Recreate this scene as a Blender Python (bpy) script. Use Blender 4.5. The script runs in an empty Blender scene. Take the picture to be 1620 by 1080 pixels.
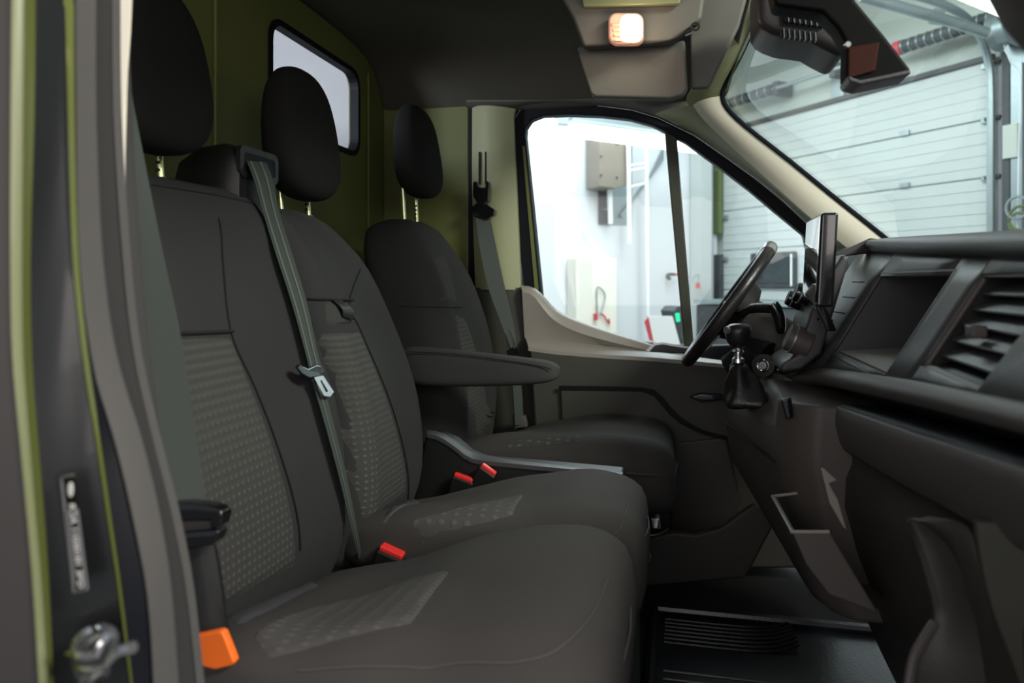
import bpy, bmesh, math, random
from mathutils import Vector, Matrix
random.seed(7)
SC = bpy.context.scene
COL = SC.collection
PI = math.pi
CZ = 1.55                       # eye height above the workshop floor
# ------------------------------------------------------------------ camera, world, lights, exposure
F = 1150.0; HZ = 445.0; XV = 1070.0
TH = math.atan((XV-810)/F); SN, CS = math.sin(TH), math.cos(TH)
cam = bpy.data.cameras.new('camera'); camo = bpy.data.objects.new('camera', cam); COL.objects.link(camo)
cam.sensor_width = 36; cam.lens = 36*F/1620.0; cam.shift_y = -(540-HZ)/1620.0
camo.rotation_euler = (PI/2, 0, TH); camo.location = (0, 0, 0)
cam.clip_start = 0.02; cam.clip_end = 60
cam.dof.use_dof = True; cam.dof.focus_distance = 1.75; cam.dof.aperture_fstop = 3.4
SC.camera = camo
W = bpy.data.worlds.new('workshop_ambient'); SC.world = W; W.use_nodes = True
W.node_tree.nodes['Background'].inputs[0].default_value = (0.80, 0.88, 1.0, 1)
W.node_tree.nodes['Background'].inputs[1].default_value = 0.36
SC.view_settings.view_transform = 'Standard'; SC.view_settings.look = 'None'
SC.view_settings.exposure = 0.0; SC.view_settings.gamma = 1.0
SC.view_settings.use_curve_mapping = False
def area(name, loc, target, sx, sy, power, col):
    l = bpy.data.lights.new(name, 'AREA'); l.shape = 'RECTANGLE'; l.size = sx; l.size_y = sy
    l.energy = power; l.color = col
    o = bpy.data.objects.new(name, l); COL.objects.link(o); o.location = loc
    d = Vector(target)-Vector(loc); o.rotation_euler = d.to_track_quat('-Z', 'Y').to_euler()
    return o
# garage axes: g1 runs along the roller door wall (away, to the left), g2 points at that wall
FW = Vector((-SN, CS, 0)); RT = Vector((CS, SN, 0))
ga = math.radians(24.3)
g1 = FW*math.cos(ga)-RT*math.sin(ga); g2 = FW*math.sin(ga)+RT*math.cos(ga)
GA, GB = 7.67, 6.4
def G(a, b, z): return g1*a+g2*b+Vector((0, 0, z))
area('workshop_ceiling_light', G(5.4, 3.6, 2.55), G(5.4, 3.6, -1.5), 2.6, 3.6, 225, (0.86, 0.95, 1.0))
area('workshop_door_light', G(3.2, 3.6, 2.6), G(3.0, 6.4, 0.2), 3.0, 1.0, 95, (0.88, 0.98, 0.98))
area('added_seat_fill', (1.4, -1.2, 0.55), (0.0, 1.9, -0.1), 1.4, 0.8, 14, (1.0, 0.91, 0.84))  # added fill through the open door for the seats, no lamp stands there
area('added_dash_fill', (-0.35, -1.0, 0.25), (0.35, 1.9, 0.1), 1.3, 0.9, 10, (1.0, 0.92, 0.86))  # added fill that brightens the dash and pillar, not a workshop lamp
area('workshop_front_light', (2.0, 0.2, 1.55), (0.2, 2.3, 0.1), 0.9, 0.5, 125, (1.0, 0.96, 0.90))
area('added_cargo_fill', (-2.0, 1.2, 0.6), (-2.2, 3.3, 0.7), 0.5, 0.5, 32, (0.86, 0.88, 1.0))  # unseen lamp added to brighten the load space behind the bulkhead window

# ------------------------------------------------------------------ pixel helpers: a ray through the lens met with a real plane
def ray(px, py):
    u = (px-810)/F; v = (HZ-py)/F
    return Vector((-SN+u*CS, CS+u*SN, v))
def atY(px, py, y): d = ray(px, py); return d*(y/d.y)
def atX(px, py, x): d = ray(px, py); return d*(x/d.x)
def atZ(px, py, z): d = ray(px, py); return d*(z/d.z)
def atA(px, py, a): d = ray(px, py); return d*(a/d.dot(g1))
def atB(px, py, b): d = ray(px, py); return d*(b/d.dot(g2))
# ------------------------------------------------------------------ materials
def material(name, col, rough=0.6, metal=0.0, bump=0.0, bscale=200, var=0.0, emit=None, estr=0, alpha=None, coat=0, spec=0.5, vscale=6):
    m = bpy.data.materials.new(name); m.use_nodes = True; nt = m.node_tree; b = nt.nodes['Principled BSDF']
    b.inputs['Base Color'].default_value = (*col, 1); b.inputs['Roughness'].default_value = rough
    b.inputs['Metallic'].default_value = metal; b.inputs['Specular IOR Level'].default_value = spec
    if coat: b.inputs['Coat Weight'].default_value = coat
    tc = nt.nodes.new('ShaderNodeTexCoord')
    if var:
        n = nt.nodes.new('ShaderNodeTexNoise'); n.inputs['Scale'].default_value = vscale; n.inputs['Detail'].default_value = 5
        mx = nt.nodes.new('ShaderNodeMix'); mx.data_type = 'RGBA'
        mx.inputs[6].default_value = (*[c*(1-var) for c in col], 1); mx.inputs[7].default_value = (*[min(1, c*(1+var)) for c in col], 1)
        nt.links.new(tc.outputs['Object'], n.inputs['Vector']); nt.links.new(n.outputs['Fac'], mx.inputs[0])
        nt.links.new(mx.outputs[2], b.inputs['Base Color'])
    if bump:
        n = nt.nodes.new('ShaderNodeTexNoise'); n.inputs['Scale'].default_value = bscale; n.inputs['Detail'].default_value = 3
        bp = nt.nodes.new('ShaderNodeBump'); bp.inputs['Strength'].default_value = bump; bp.inputs['Distance'].default_value = 0.002
        nt.links.new(tc.outputs['Object'], n.inputs['Vector']); nt.links.new(n.outputs['Fac'], bp.inputs['Height'])
        nt.links.new(bp.outputs['Normal'], b.inputs['Normal'])
    if emit: b.inputs['Emission Color'].default_value = (*emit, 1); b.inputs['Emission Strength'].default_value = estr
    return m
def glass_mat(name, tint, fac=0.025):
    m = bpy.data.materials.new(name); m.use_nodes = True; nt = m.node_tree; nt.nodes.clear()
    out = nt.nodes.new('ShaderNodeOutputMaterial'); t = nt.nodes.new('ShaderNodeBsdfTransparent'); g = nt.nodes.new('ShaderNodeBsdfGlossy')
    t.inputs[0].default_value = (*tint, 1); g.inputs['Roughness'].default_value = 0.02
    mx = nt.nodes.new('ShaderNodeMixShader'); lw = nt.nodes.new('ShaderNodeLayerWeight'); lw.inputs[0].default_value = 0.5
    pw = nt.nodes.new('ShaderNodeMath'); pw.operation = 'POWER'; pw.inputs[1].default_value = 4.0; nt.links.new(lw.outputs['Facing'], pw.inputs[0])
    fr = nt.nodes.new('ShaderNodeMath'); fr.operation = 'MULTIPLY_ADD'; fr.inputs[1].default_value = 0.6; fr.inputs[2].default_value = fac; nt.links.new(pw.outputs[0], fr.inputs[0])
    nt.links.new(fr.outputs[0], mx.inputs[0]); nt.links.new(t.outputs[0], mx.inputs[1]); nt.links.new(g.outputs[0], mx.inputs[2])
    nt.links.new(mx.outputs[0], out.inputs[0]); return m
def dotted_fabric(name, base, dot):
    """woven insert: fine cross lines near the top that grow into raised dots towards the bottom (uv in metres)"""
    m = bpy.data.materials.new(name); m.use_nodes = True; nt = m.node_tree; b = nt.nodes['Principled BSDF']
    N = nt.nodes.new; L = nt.links.new
    def M(op, a, c=None):
        n = N('ShaderNodeMath'); n.operation = op
        for i, v in enumerate((a, c)):
            if v is None: continue
            if isinstance(v, (int, float)): n.inputs[i].default_value = v
            else: L(v, n.inputs[i])
        return n.outputs[0]
    uv = N('ShaderNodeUVMap'); sp = N('ShaderNodeSeparateXYZ'); L(uv.outputs[0], sp.inputs[0])
    U, V = sp.outputs[0], sp.outputs[1]
    k = 2*PI/0.026
    a = M('SINE', M('MULTIPLY', M('ADD', U, V), k)); c = M('SINE', M('MULTIPLY', M('SUBTRACT', U, V), k))
    prod = M('MULTIPLY', a, c)
    dots = N('ShaderNodeMapRange'); L(prod, dots.inputs[0]); dots.inputs[1].default_value = 0.25; dots.inputs[2].default_value = 0.95
    lines = N('ShaderNodeMapRange'); L(M('SINE', M('MULTIPLY', V, 2*PI/0.013)), lines.inputs[0]); lines.inputs[1].default_value = -0.6; lines.inputs[2].default_value = 1.0
    fade = N('ShaderNodeMapRange'); L(V, fade.inputs[0]); fade.inputs[1].default_value = 0.12; fade.inputs[2].default_value = 0.34; fade.inputs[3].default_value = 1.0; fade.inputs[4].default_value = 0.15
    fl = M('SUBTRACT', 1.0, fade.outputs[0])
    h = M('ADD', M('MULTIPLY', dots.outputs[0], fade.outputs[0]), M('MULTIPLY', M('MULTIPLY', lines.outputs[0], fl), 0.45))
    mx = N('ShaderNodeMix'); mx.data_type = 'RGBA'; L(M('MULTIPLY', h, 0.8), mx.inputs[0])
    mx.inputs[6].default_value = (*base, 1); mx.inputs[7].default_value = (*dot, 1); L(mx.outputs[2], b.inputs['Base Color'])
    no = N('ShaderNodeTexNoise'); no.inputs['Scale'].default_value = 500
    tc = N('ShaderNodeTexCoord'); L(tc.outputs['Object'], no.inputs['Vector'])
    hh = M('ADD', h, M('MULTIPLY', no.outputs['Fac'], 0.5))
    bp = N('ShaderNodeBump'); bp.inputs['Strength'].default_value = 0.5; bp.inputs['Distance'].default_value = 0.0025; L(hh, bp.inputs['Height'])
    L(bp.outputs['Normal'], b.inputs['Normal']); b.inputs['Roughness'].default_value = 0.9; b.inputs['Specular IOR Level'].default_value = 0.2
    return m
MT = {}
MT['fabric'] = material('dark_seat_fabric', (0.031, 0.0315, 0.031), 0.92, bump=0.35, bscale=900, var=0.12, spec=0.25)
MT['fabric2'] = material('seat_side_fabric', (0.044, 0.043, 0.042), 0.9, bump=0.3, bscale=900, var=0.1, spec=0.25)
MT['head'] = material('headrest_fabric', (0.014, 0.014, 0.013), 0.9, bump=0.3, bscale=700, spec=0.2)
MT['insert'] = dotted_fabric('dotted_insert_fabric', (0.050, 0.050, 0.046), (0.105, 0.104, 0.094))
MT['strip'] = material('seat_strip_fabric', (0.078, 0.074, 0.080), 0.9, bump=0.3, bscale=600, spec=0.2)
MT['seam'] = material('seam_thread', (0.008, 0.008, 0.008), 0.9)
MT['piping'] = material('pale_seam_thread', (0.07, 0.066, 0.062), 0.85)
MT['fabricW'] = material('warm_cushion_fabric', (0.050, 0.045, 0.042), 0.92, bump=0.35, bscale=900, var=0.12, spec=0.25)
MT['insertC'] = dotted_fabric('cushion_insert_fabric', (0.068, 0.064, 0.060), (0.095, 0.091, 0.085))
MT['black'] = material('black_plastic', (0.010, 0.010, 0.010), 0.45, bump=0.15, bscale=400)
MT['gloss'] = material('gloss_black_plastic', (0.006, 0.006, 0.007), 0.12, coat=0.4)
MT['belt'] = material('belt_webbing', (0.050, 0.060, 0.052), 0.75, bump=0.4, bscale=800, spec=0.3)
MT['beltline'] = material('belt_webbing_stripe', (0.11, 0.135, 0.115), 0.7, spec=0.3)
MT['chrome'] = material('bright_chrome', (0.75, 0.75, 0.76), 0.18, metal=1)
MT['steel'] = material('worn_steel', (0.42, 0.41, 0.40), 0.32, metal=1, bump=0.2, bscale=60)
MT['post'] = material('headrest_post_metal', (0.75, 0.80, 0.45), 0.25, metal=0.85)
MT['red'] = material('red_button_plastic', (0.80, 0.035, 0.03), 0.35, emit=None)
MT['orange'] = material('orange_tag_plastic', (0.95, 0.16, 0.01), 0.45)
MT['wall'] = material('olive_green_lining', (0.125, 0.138, 0.036), 0.55, var=0.12, vscale=3)
MT['beige'] = material('beige_trim_plastic', (0.30, 0.31, 0.17), 0.55, var=0.04, bump=0.15, bscale=300)
MT['cream'] = material('cream_pillar_trim', (0.78, 0.74, 0.60), 0.5, var=0.03, bump=0.1, bscale=300)
MT['sill'] = material('grey_beige_door_plastic', (0.27, 0.245, 0.215), 0.42, bump=0.2, bscale=350, spec=0.5)
MT['sillD'] = material('dark_taupe_door_plastic', (0.046, 0.045, 0.035), 0.6, bump=0.2, bscale=350)
MT['head_l'] = material('brown_grey_headliner', (0.058, 0.053, 0.040), 0.9, bump=0.2, bscale=300, var=0.1)
MT['console'] = material('warm_grey_overhead_plastic', (0.11, 0.105, 0.088), 0.6, bump=0.1, bscale=300)
MT['dash'] = material('charcoal_dash_plastic', (0.054, 0.051, 0.055), 0.42, bump=0.35, bscale=500, var=0.08)
MT['dashB'] = material('warm_grey_dash_plastic', (0.085, 0.073, 0.066), 0.5, bump=0.35, bscale=500, var=0.06)
MT['dashT'] = material('dark_dash_pad', (0.030, 0.026, 0.026), 0.5, bump=0.4, bscale=400)
MT['lower'] = material('dark_brown_dash_plastic', (0.045, 0.039, 0.034), 0.5, bump=0.3, bscale=400)
MT['leather'] = material('worn_black_leather', (0.016, 0.014, 0.014), 0.32, bump=0.4, bscale=250)
MT['silver'] = material('satin_silver_plastic', (0.5, 0.5, 0.5), 0.3, metal=0.8)
MT['mat'] = material('glossy_rubber_mat', (0.010, 0.012, 0.017), 0.28, bump=0.2, bscale=120)
MT['carpet'] = material('black_floor_lining', (0.008, 0.008, 0.008), 0.85, bump=0.4, bscale=300)
MT['paintK'] = material('glossy_black_door_jamb', (0.008, 0.0085, 0.009), 0.3, coat=0.15)
MT['paintG'] = material('olive_green_body_edge', (0.12, 0.14, 0.03), 0.4, coat=0.2)
MT['paintP'] = material('pale_green_edge_and_lit_band', (0.20, 0.22, 0.11), 0.35, coat=0.3)
MT['rubber'] = material('grey_rubber_seal', (0.075, 0.072, 0.068), 0.7, bump=0.15, bscale=200)
MT['rubberD'] = material('dark_rubber_seal', (0.030, 0.029, 0.028), 0.75)
MT['outer'] = material('brown_grey_outer_door', (0.040, 0.036, 0.034), 0.55)
MT['frameK'] = material('black_window_frame', (0.004, 0.005, 0.008), 0.55, spec=0.2)
MT['frameG'] = material('dark_olive_mullion', (0.022, 0.026, 0.012), 0.45)
MT['gwall'] = material('white_workshop_wall', (0.80, 0.82, 0.85), 0.8, var=0.03, vscale=1.5)
MT['gwall2'] = material('pale_grey_green_wall', (0.50, 0.54, 0.50), 0.85, var=0.05, vscale=1.2)
MT['gdoor'] = material('pale_roller_door_panel', (0.52, 0.56, 0.555), 0.5, var=0.04, vscale=2)
MT['gsteel'] = material('galvanised_steel', (0.36, 0.42, 0.44), 0.4, metal=0.7, bump=0.2, bscale=30)
MT['gdark'] = material('dark_workshop_metal', (0.05, 0.055, 0.06), 0.55)
MT['ggreen'] = material('olive_green_door_post', (0.11, 0.145, 0.05), 0.5)
MT['gbeige'] = material('beige_cabinet_metal', (0.27, 0.23, 0.185), 0.45, var=0.05)
MT['gyell'] = material('pale_cream_panel', (0.90, 0.86, 0.76), 0.6)
MT['white'] = material('white_painted_surface', (0.85, 0.86, 0.87), 0.55)
MT['tube'] = material('fluorescent_tube', (1, 1, 1), 0.5, emit=(0.95, 0.98, 1.0), estr=4.0)
MT['lamp'] = material('warm_dome_lamp', (1, 0.8, 0.6), 0.4, emit=(1.0, 0.72, 0.50), estr=5.0)
MT['lampdim'] = material('dome_lamp_lens_edge', (0.55, 0.33, 0.25), 0.25, emit=(1.0, 0.45, 0.28), estr=0.25)
MT['green_led'] = material('green_indicator', (0.0, 0.5, 0.25), 0.4, emit=(0.02, 0.8, 0.35), estr=1.0)
MT['copper'] = material('reddish_mirror_glass', (0.035, 0.010, 0.006), 0.4, metal=0.0, spec=0.1)
MT['mirK'] = material('grey_sensor_cover_plastic', (0.035, 0.032, 0.033), 0.45, spec=0.3)
MT['mirK2'] = material('matt_black_mirror_plastic', (0.003, 0.003, 0.003), 0.6, spec=0.08)
MT['concrete'] = material('workshop_concrete', (0.25, 0.25, 0.25), 0.5, var=0.15, vscale=2)
MT['label'] = material('label_white_print', (0.75, 0.75, 0.75), 0.5)
MT['labelK'] = material('black_label_film', (0.004, 0.004, 0.004), 0.3)
MT['labelG'] = material('grey_label_border', (0.13, 0.13, 0.135), 0.5)
MT['screen'] = material('mirror_black_screen', (0.35, 0.37, 0.37), 0.03, metal=1.0)
MT['cargo'] = material('pale_cargo_lining', (0.50, 0.50, 0.53), 0.7)
MT['darkglass'] = material('dark_tinted_pane', (0.03, 0.04, 0.045), 0.06)
MT['glass'] = glass_mat('clear_side_glass', (0.95, 0.98, 0.97))
MT['glassW'] = glass_mat('green_tinted_windshield', (0.78, 0.84, 0.81))
MT['redg'] = material('red_workshop_item', (0.6, 0.06, 0.08), 0.5)

# ------------------------------------------------------------------ mesh helpers (all coordinates relative to the eye; everything is lifted by CZ at the end)
def mk(name, verts, faces, mat, parent=None, smooth=True, bevel=0, sub=0, uvs=None, solid=0, seg=2):
    verts = [Vector(v) for v in verts]
    if parent is not None:
        p = parent; org = Vector((0, 0, 0))
        while p is not None: org = org+p.location; p = p.parent
    else:
        xs = [v.x for v in verts]; ys = [v.y for v in verts]; zs = [v.z for v in verts]
        org = Vector(((min(xs)+max(xs))/2, (min(ys)+max(ys))/2, min(zs)))
    me = bpy.data.meshes.new(name); me.from_pydata([v-org for v in verts], [], faces); me.update()
    bm = bmesh.new(); bm.from_mesh(me)
    bmesh.ops.remove_doubles(bm, verts=bm.verts, dist=1e-6)
    bmesh.ops.recalc_face_normals(bm, faces=bm.faces); bm.to_mesh(me); bm.free()
    if uvs is not None:
        ul = me.uv_layers.new(name='UVMap')
        for lp in me.loops: ul.data[lp.index].uv = uvs[lp.vertex_index]
    if isinstance(mat, str): mat = MT[mat]
    me.materials.append(mat)
    if smooth: me.polygons.foreach_set('use_smooth', [True]*len(me.polygons))
    if smooth and not sub: me.set_sharp_from_angle(angle=math.radians(38))
    o = bpy.data.objects.new(name, me); COL.objects.link(o)
    if parent is not None: o.parent = parent
    else: o.location = org
    if solid:
        s = o.modifiers.new('thickness', 'SOLIDIFY'); s.thickness = solid; s.offset = -1
    if bevel:
        b = o.modifiers.new('bevel', 'BEVEL'); b.width = bevel; b.segments = seg; b.limit_method = 'ANGLE'; b.angle_limit = math.radians(35)
    if sub:
        s = o.modifiers.new('subdivision', 'SUBSURF'); s.levels = sub; s.render_levels = sub
    if smooth and bevel and not sub:
        for p in me.polygons: p.use_smooth = True
        w = o.modifiers.new('normals', 'WEIGHTED_NORMAL')
    return o
class MB:
    """collects shapes for one mesh"""
    def __init__(s): s.v = []; s.f = []
    def add(s, v, f): n = len(s.v); s.v += [Vector(q) for q in v]; s.f += [tuple(i+n for i in q) for q in f]; return s
    def box(s, c, d, R=None):
        c = Vector(c); vs = []
        for i in (-1, 1):
            for j in (-1, 1):
                for k in (-1, 1):
                    p = Vector((i*d[0]/2, j*d[1]/2, k*d[2]/2)); p = R@p if R else p; vs.append(c+p)
        return s.add(vs, [(0, 1, 3, 2), (4, 6, 7, 5), (0, 4, 5, 1), (2, 3, 7, 6), (0, 2, 6, 4), (1, 5, 7, 3)])
    def tube(s, pts, r, n=10, cap=True):
        pts = [Vector(p) for p in pts]; rr = r if isinstance(r, (list, tuple)) else [r]*len(pts)
        rings = []; up = None
        for i, p in enumerate(pts):
            t = (pts[min(i+1, len(pts)-1)]-pts[max(i-1, 0)]).normalized()
            if up is None: up = Vector((0, 0, 1)) if abs(t.z) < 0.9 else Vector((1, 0, 0))
            a = t.cross(up).normalized(); b = a.cross(t).normalized(); up = b
            rings.append([p+(a*math.cos(2*PI*k/n)+b*math.sin(2*PI*k/n))*rr[i] for k in range(n)])
        return s.loft(rings, cap)
    def loft(s, rings, cap=True, closed=True):
        n = len(rings[0]); v = [p for r in rings for p in r]; f = []
        for i in range(len(rings)-1):
            for k in range(n if closed else n-1):
                k2 = (k+1) % n; f.append((i*n+k, i*n+k2, (i+1)*n+k2, (i+1)*n+k))
        if cap and closed:
            f.append(tuple(reversed(range(n)))); f.append(tuple((len(rings)-1)*n+k for k in range(n)))
        return s.add(v, f)
    def prism(s, poly, d):
        """closed polygon of 3D points swept by vector d"""
        n = len(poly); d = Vector(d); v = [Vector(p) for p in poly]+[Vector(p)+d for p in poly]
        f = [tuple(range(n)), tuple(reversed(range(n, 2*n)))]+[(k, (k+1) % n, n+(k+1) % n, n+k) for k in range(n)]
        return s.add(v, f)
    def torus(s, c, ax1, ax2, R, r, n=48, m=12, a0=0, a1=2*PI):
        c, ax1, ax2 = Vector(c), Vector(ax1).normalized(), Vector(ax2).normalized(); nn = ax1.cross(ax2)
        full = abs(a1-a0-2*PI) < 1e-6; rings = []
        for i in range(n if full else n+1):
            t = a0+(a1-a0)*i/n; rd = ax1*math.cos(t)+ax2*math.sin(t)
            rings.append([c+rd*R+(rd*math.cos(2*PI*k/m)+nn*math.sin(2*PI*k/m))*r for k in range(m)])
        if full: rings.append(rings[0])
        return s.loft(rings, cap=not full)
    def build(s, name, mat, parent=None, **k): return mk(name, s.v, s.f, mat, parent, **k)
def thing(name, label, cat, loc, group=None):
    o = bpy.data.objects.new(name, None); COL.objects.link(o); o.location = loc; o.empty_display_size = 0.05
    o['label'] = label; o['category'] = cat
    if group: o['group'] = group
    return o
def tag(o, label, cat, group=None):
    o['label'] = label; o['category'] = cat
    if group: o['group'] = group
    return o
def struct(o, label=None, cat=None):
    o['kind'] = 'structure'
    if label: o['label'] = label
    if cat: o['category'] = cat
    return o
def sempty(name, loc, label, cat):
    o = bpy.data.objects.new(name, None); COL.objects.link(o); o.location = loc; o.empty_display_size = 0.05
    return struct(o, label, cat)
def lerp(a, b, t): return a+(b-a)*t
def interp(tab, x):
    """piecewise linear in the first column; other columns interpolated with smooth hermite"""
    tab = sorted(tab)
    if x <= tab[0][0]: return tab[0][1:]
    if x >= tab[-1][0]: return tab[-1][1:]
    for i in range(len(tab)-1):
        if tab[i][0] <= x <= tab[i+1][0]:
            p0 = tab[max(i-1, 0)]; p1 = tab[i]; p2 = tab[i+1]; p3 = tab[min(i+2, len(tab)-1)]
            h = p2[0]-p1[0]; t = (x-p1[0])/h; out = []
            for c in range(1, len(p1)):
                m1 = (p2[c]-p0[c])/(p2[0]-p0[0])*h; m2 = (p3[c]-p1[c])/(p3[0]-p1[0])*h
                t2, t3 = t*t, t*t*t
                out.append((2*t3-3*t2+1)*p1[c]+(t3-2*t2+t)*m1+(-2*t3+3*t2)*p2[c]+(t3-t2)*m2)
            return tuple(out)
def smooth_line(pts, n=4):
    """catmull-rom through 3D points"""
    pts = [Vector(p) for p in pts]; out = []
    for i in range(len(pts)-1):
        p0, p1, p2, p3 = pts[max(i-1, 0)], pts[i], pts[i+1], pts[min(i+2, len(pts)-1)]
        for k in range(n):
            t = k/n; out.append(0.5*((2*p1)+(p2-p0)*t+(2*p0-5*p1+4*p2-p3)*t*t+(3*p1-p0-3*p2+p3)*t**3))
    out.append(pts[-1]); return out
def resample(pts, n):
    pts = [Vector(p) for p in pts]; L = [0]
    for i in range(1, len(pts)): L.append(L[-1]+(pts[i]-pts[i-1]).length)
    out = []
    for k in range(n):
        d = L[-1]*k/(n-1); i = 0
        while i < len(pts)-2 and L[i+1] < d: i += 1
        out.append(pts[i].lerp(pts[i+1], 0 if L[i+1] == L[i] else min(1, max(0, (d-L[i])/(L[i+1]-L[i])))))
    return out
def plate(name, pix, y, th, mat, parent=None, **k):
    return MB().prism([atY(a, b, y) for a, b in pix], (0, th, 0)).build(name, mat, parent, **k)
def strip(name, A, B, mat, parent=None, bulge=0, n=24, m=5, bdir=(0, -1, 0), th=0.004, **k):
    """surface lofted between two 3D lines, bulged along bdir and given thickness"""
    A = resample(smooth_line(A), n); B = resample(smooth_line(B), n); bd = Vector(bdir); v = []; f = []
    for i in range(n):
        for j in range(m):
            t = j/(m-1); v.append(A[i].lerp(B[i], t)+bd*bulge*math.sin(PI*t))
    for i in range(n-1):
        for j in range(m-1): f.append((i*m+j, i*m+j+1, (i+1)*m+j+1, (i+1)*m+j))
    N = len(v); v += [p-bd*th for p in v]
    f += [tuple(q+N for q in reversed(x)) for x in f]
    for i in range(n-1):
        f.append((i*m, (i+1)*m, N+(i+1)*m, N+i*m)); f.append((i*m+m-1, N+i*m+m-1, N+(i+1)*m+m-1, (i+1)*m+m-1))
    for j in range(m-1):
        f.append((j, N+j, N+j+1, j+1)); q = (n-1)*m; f.append((q+j, q+j+1, N+q+j+1, N+q+j))
    return mk(name, v, f, mat, parent, **k)
def ring_plate(name, outer, inner, d, mat, parent=None, **k):
    n = len(outer); d = Vector(d); v = [Vector(p) for p in outer]+[Vector(p) for p in inner]; v += [p+d for p in v]; f = []
    for i in range(n):
        j = (i+1) % n
        f += [(i, j, n+j, n+i), (2*n+i, 3*n+i, 3*n+j, 2*n+j), (i, 2*n+i, 2*n+j, j), (n+i, n+j, 3*n+j, 3*n+i)]
    return mk(name, v, f, mat, parent, **k)
def closed_resample(pts, n):
    pts = [Vector(p) for p in pts]; return resample(pts+[pts[0]], n+1)[:-1]

# ================================================================== CAB SHELL
BX = -1.05        # bulkhead plane
YL = 2.50         # inner face of the driver's side
# bulkhead with the window hole
def rrect(u0, u1, v0, v1, r, n=6):
    out = []
    for cx, cy, a in ((u1-r, v1-r, 0), (u0+r, v1-r, PI/2), (u0+r, v0+r, PI), (u1-r, v0+r, 1.5*PI)):
        for i in range(n+1): t = a+PI/2*i/n; out.append((cx+r*math.cos(t), cy+r*math.sin(t)))
    return out
WY0 = atX(428, 60, BX).y; WY1 = atX(565, 160, BX).y
WZ1 = atX(555, 110, BX).z-0.005; WZ0 = atX(545, 236, BX).z
hole = rrect(WY0, WY1, WZ0, WZ1, 0.05)
cx_, cz_ = (WY0+WY1)/2, (WZ0+WZ1)/2
wm = MB(); mg = 0.05
ho = []
for (u, v) in hole:
    k = min((cx_+mg-WY0)/max(1e-6, abs(u-cx_)), (cz_+mg-WZ0)/max(1e-6, abs(v-cz_))); ho.append((cx_+(u-cx_)*k, cz_+(v-cz_)*k))
n_ = len(hole)
qa = [(WY0-mg, WZ0-mg), (WY1+mg, WZ0-mg), (WY0-mg, WZ1+mg), (WY1+mg, WZ1+mg)]
vv = [(BX, a, b) for a, b in ho]+[(BX, a, b) for a, b in hole]+[(BX-0.03, a, b) for a, b in hole]
wm.add(vv, [(i, (i+1) % n_, n_+(i+1) % n_, n_+i) for i in range(n_)]+[(n_+i, n_+(i+1) % n_, 2*n_+(i+1) % n_, 2*n_+i) for i in range(n_)])
for i in range(n_):
    a, b = ho[i], ho[(i+1) % n_]
    if abs(a[0]-b[0]) > 1e-5 and abs(a[1]-b[1]) > 1e-5:
        c = min(qa, key=lambda q: (q[0]-a[0])**2+(q[1]-a[1])**2); wm.add([(BX, *a), (BX, *c), (BX, *b)], [(0, 1, 2)])
def wbox(a0, a1, b0, b1): wm.box((BX-0.015, (a0+a1)/2, (b0+b1)/2), (0.03, a1-a0, b1-b0))
wbox(0.60, WY0-mg, -0.95, 0.89); wbox(WY1+mg, 2.58, -0.95, 0.89); wbox(WY0-mg, WY1+mg, -0.95, WZ0-mg); wbox(WY0-mg, WY1+mg, WZ1+mg, 0.89)
wr = wm.build('wall_rear', 'wall', smooth=False)
struct(wr, 'olive green lined bulkhead behind the three seats', 'wall')
win1 = sempty('window_1', (BX, cx_, WZ0), 'small rounded bulkhead window behind the middle headrest', 'window')
ring_plate('window_seal', [(BX+0.006, a, b) for a, b in rrect(WY0-0.013, WY1+0.013, WZ0-0.013, WZ1+0.013, 0.06)], [(BX+0.006, a, b) for a, b in rrect(WY0+0.004, WY1-0.004, WZ0+0.004, WZ1-0.004, 0.046)], (-0.03, 0, 0), 'frameK', win1, smooth=False)
MB().prism([(BX-0.010, a, b) for a, b in rrect(WY0, WY1, WZ0, WZ1, 0.05)], (-0.004, 0, 0)).build('pane', 'glass', win1, smooth=False)
# upright pressed ribs on the bulkhead
for yy in (1.02, 1.50, 2.36):
    MB().box((BX+0.004, yy, -0.1), (0.008, 0.012, 1.65)).build('pressed_rib', 'wall', wr, smooth=False, bevel=0.003)
# cargo space seen through it
cb = MB(); cb.box((-3.4, 1.9, 0.2), (0.05, 3.4, 2.4)); o = cb.build('wall_cargo', 'cargo', smooth=False); struct(o, 'pale grey far end of the load space', 'wall')
cb = MB(); cb.box((-2.3, 3.35, 0.2), (2.3, 0.05, 2.4)); o = cb.build('wall_cargo_side', 'cargo', smooth=False); struct(o, 'pale grey side lining of the load space', 'wall')
cb = MB(); cb.box((-2.3, 1.8, 1.42), (2.3, 3.3, 0.05)); o = cb.build('ceiling_cargo', 'cargo', smooth=False); struct(o, 'roof of the load space behind the bulkhead', 'ceiling')
# left side lining between bulkhead and pillar
PXG = atY(741, 300, YL).x
o = MB().box(((BX+PXG)/2, YL+0.02, -0.1), (PXG-BX, 0.04, 1.72)).build('wall_left', 'wall', smooth=False, bevel=0.004)
struct(o, 'olive green side lining behind the driver pillar', 'wall')
MB().box((PXG+0.006, YL+0.012, 0.12), (0.022, 0.02, 1.1)).build('seam_gap', 'frameK', o, smooth=False)
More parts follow.
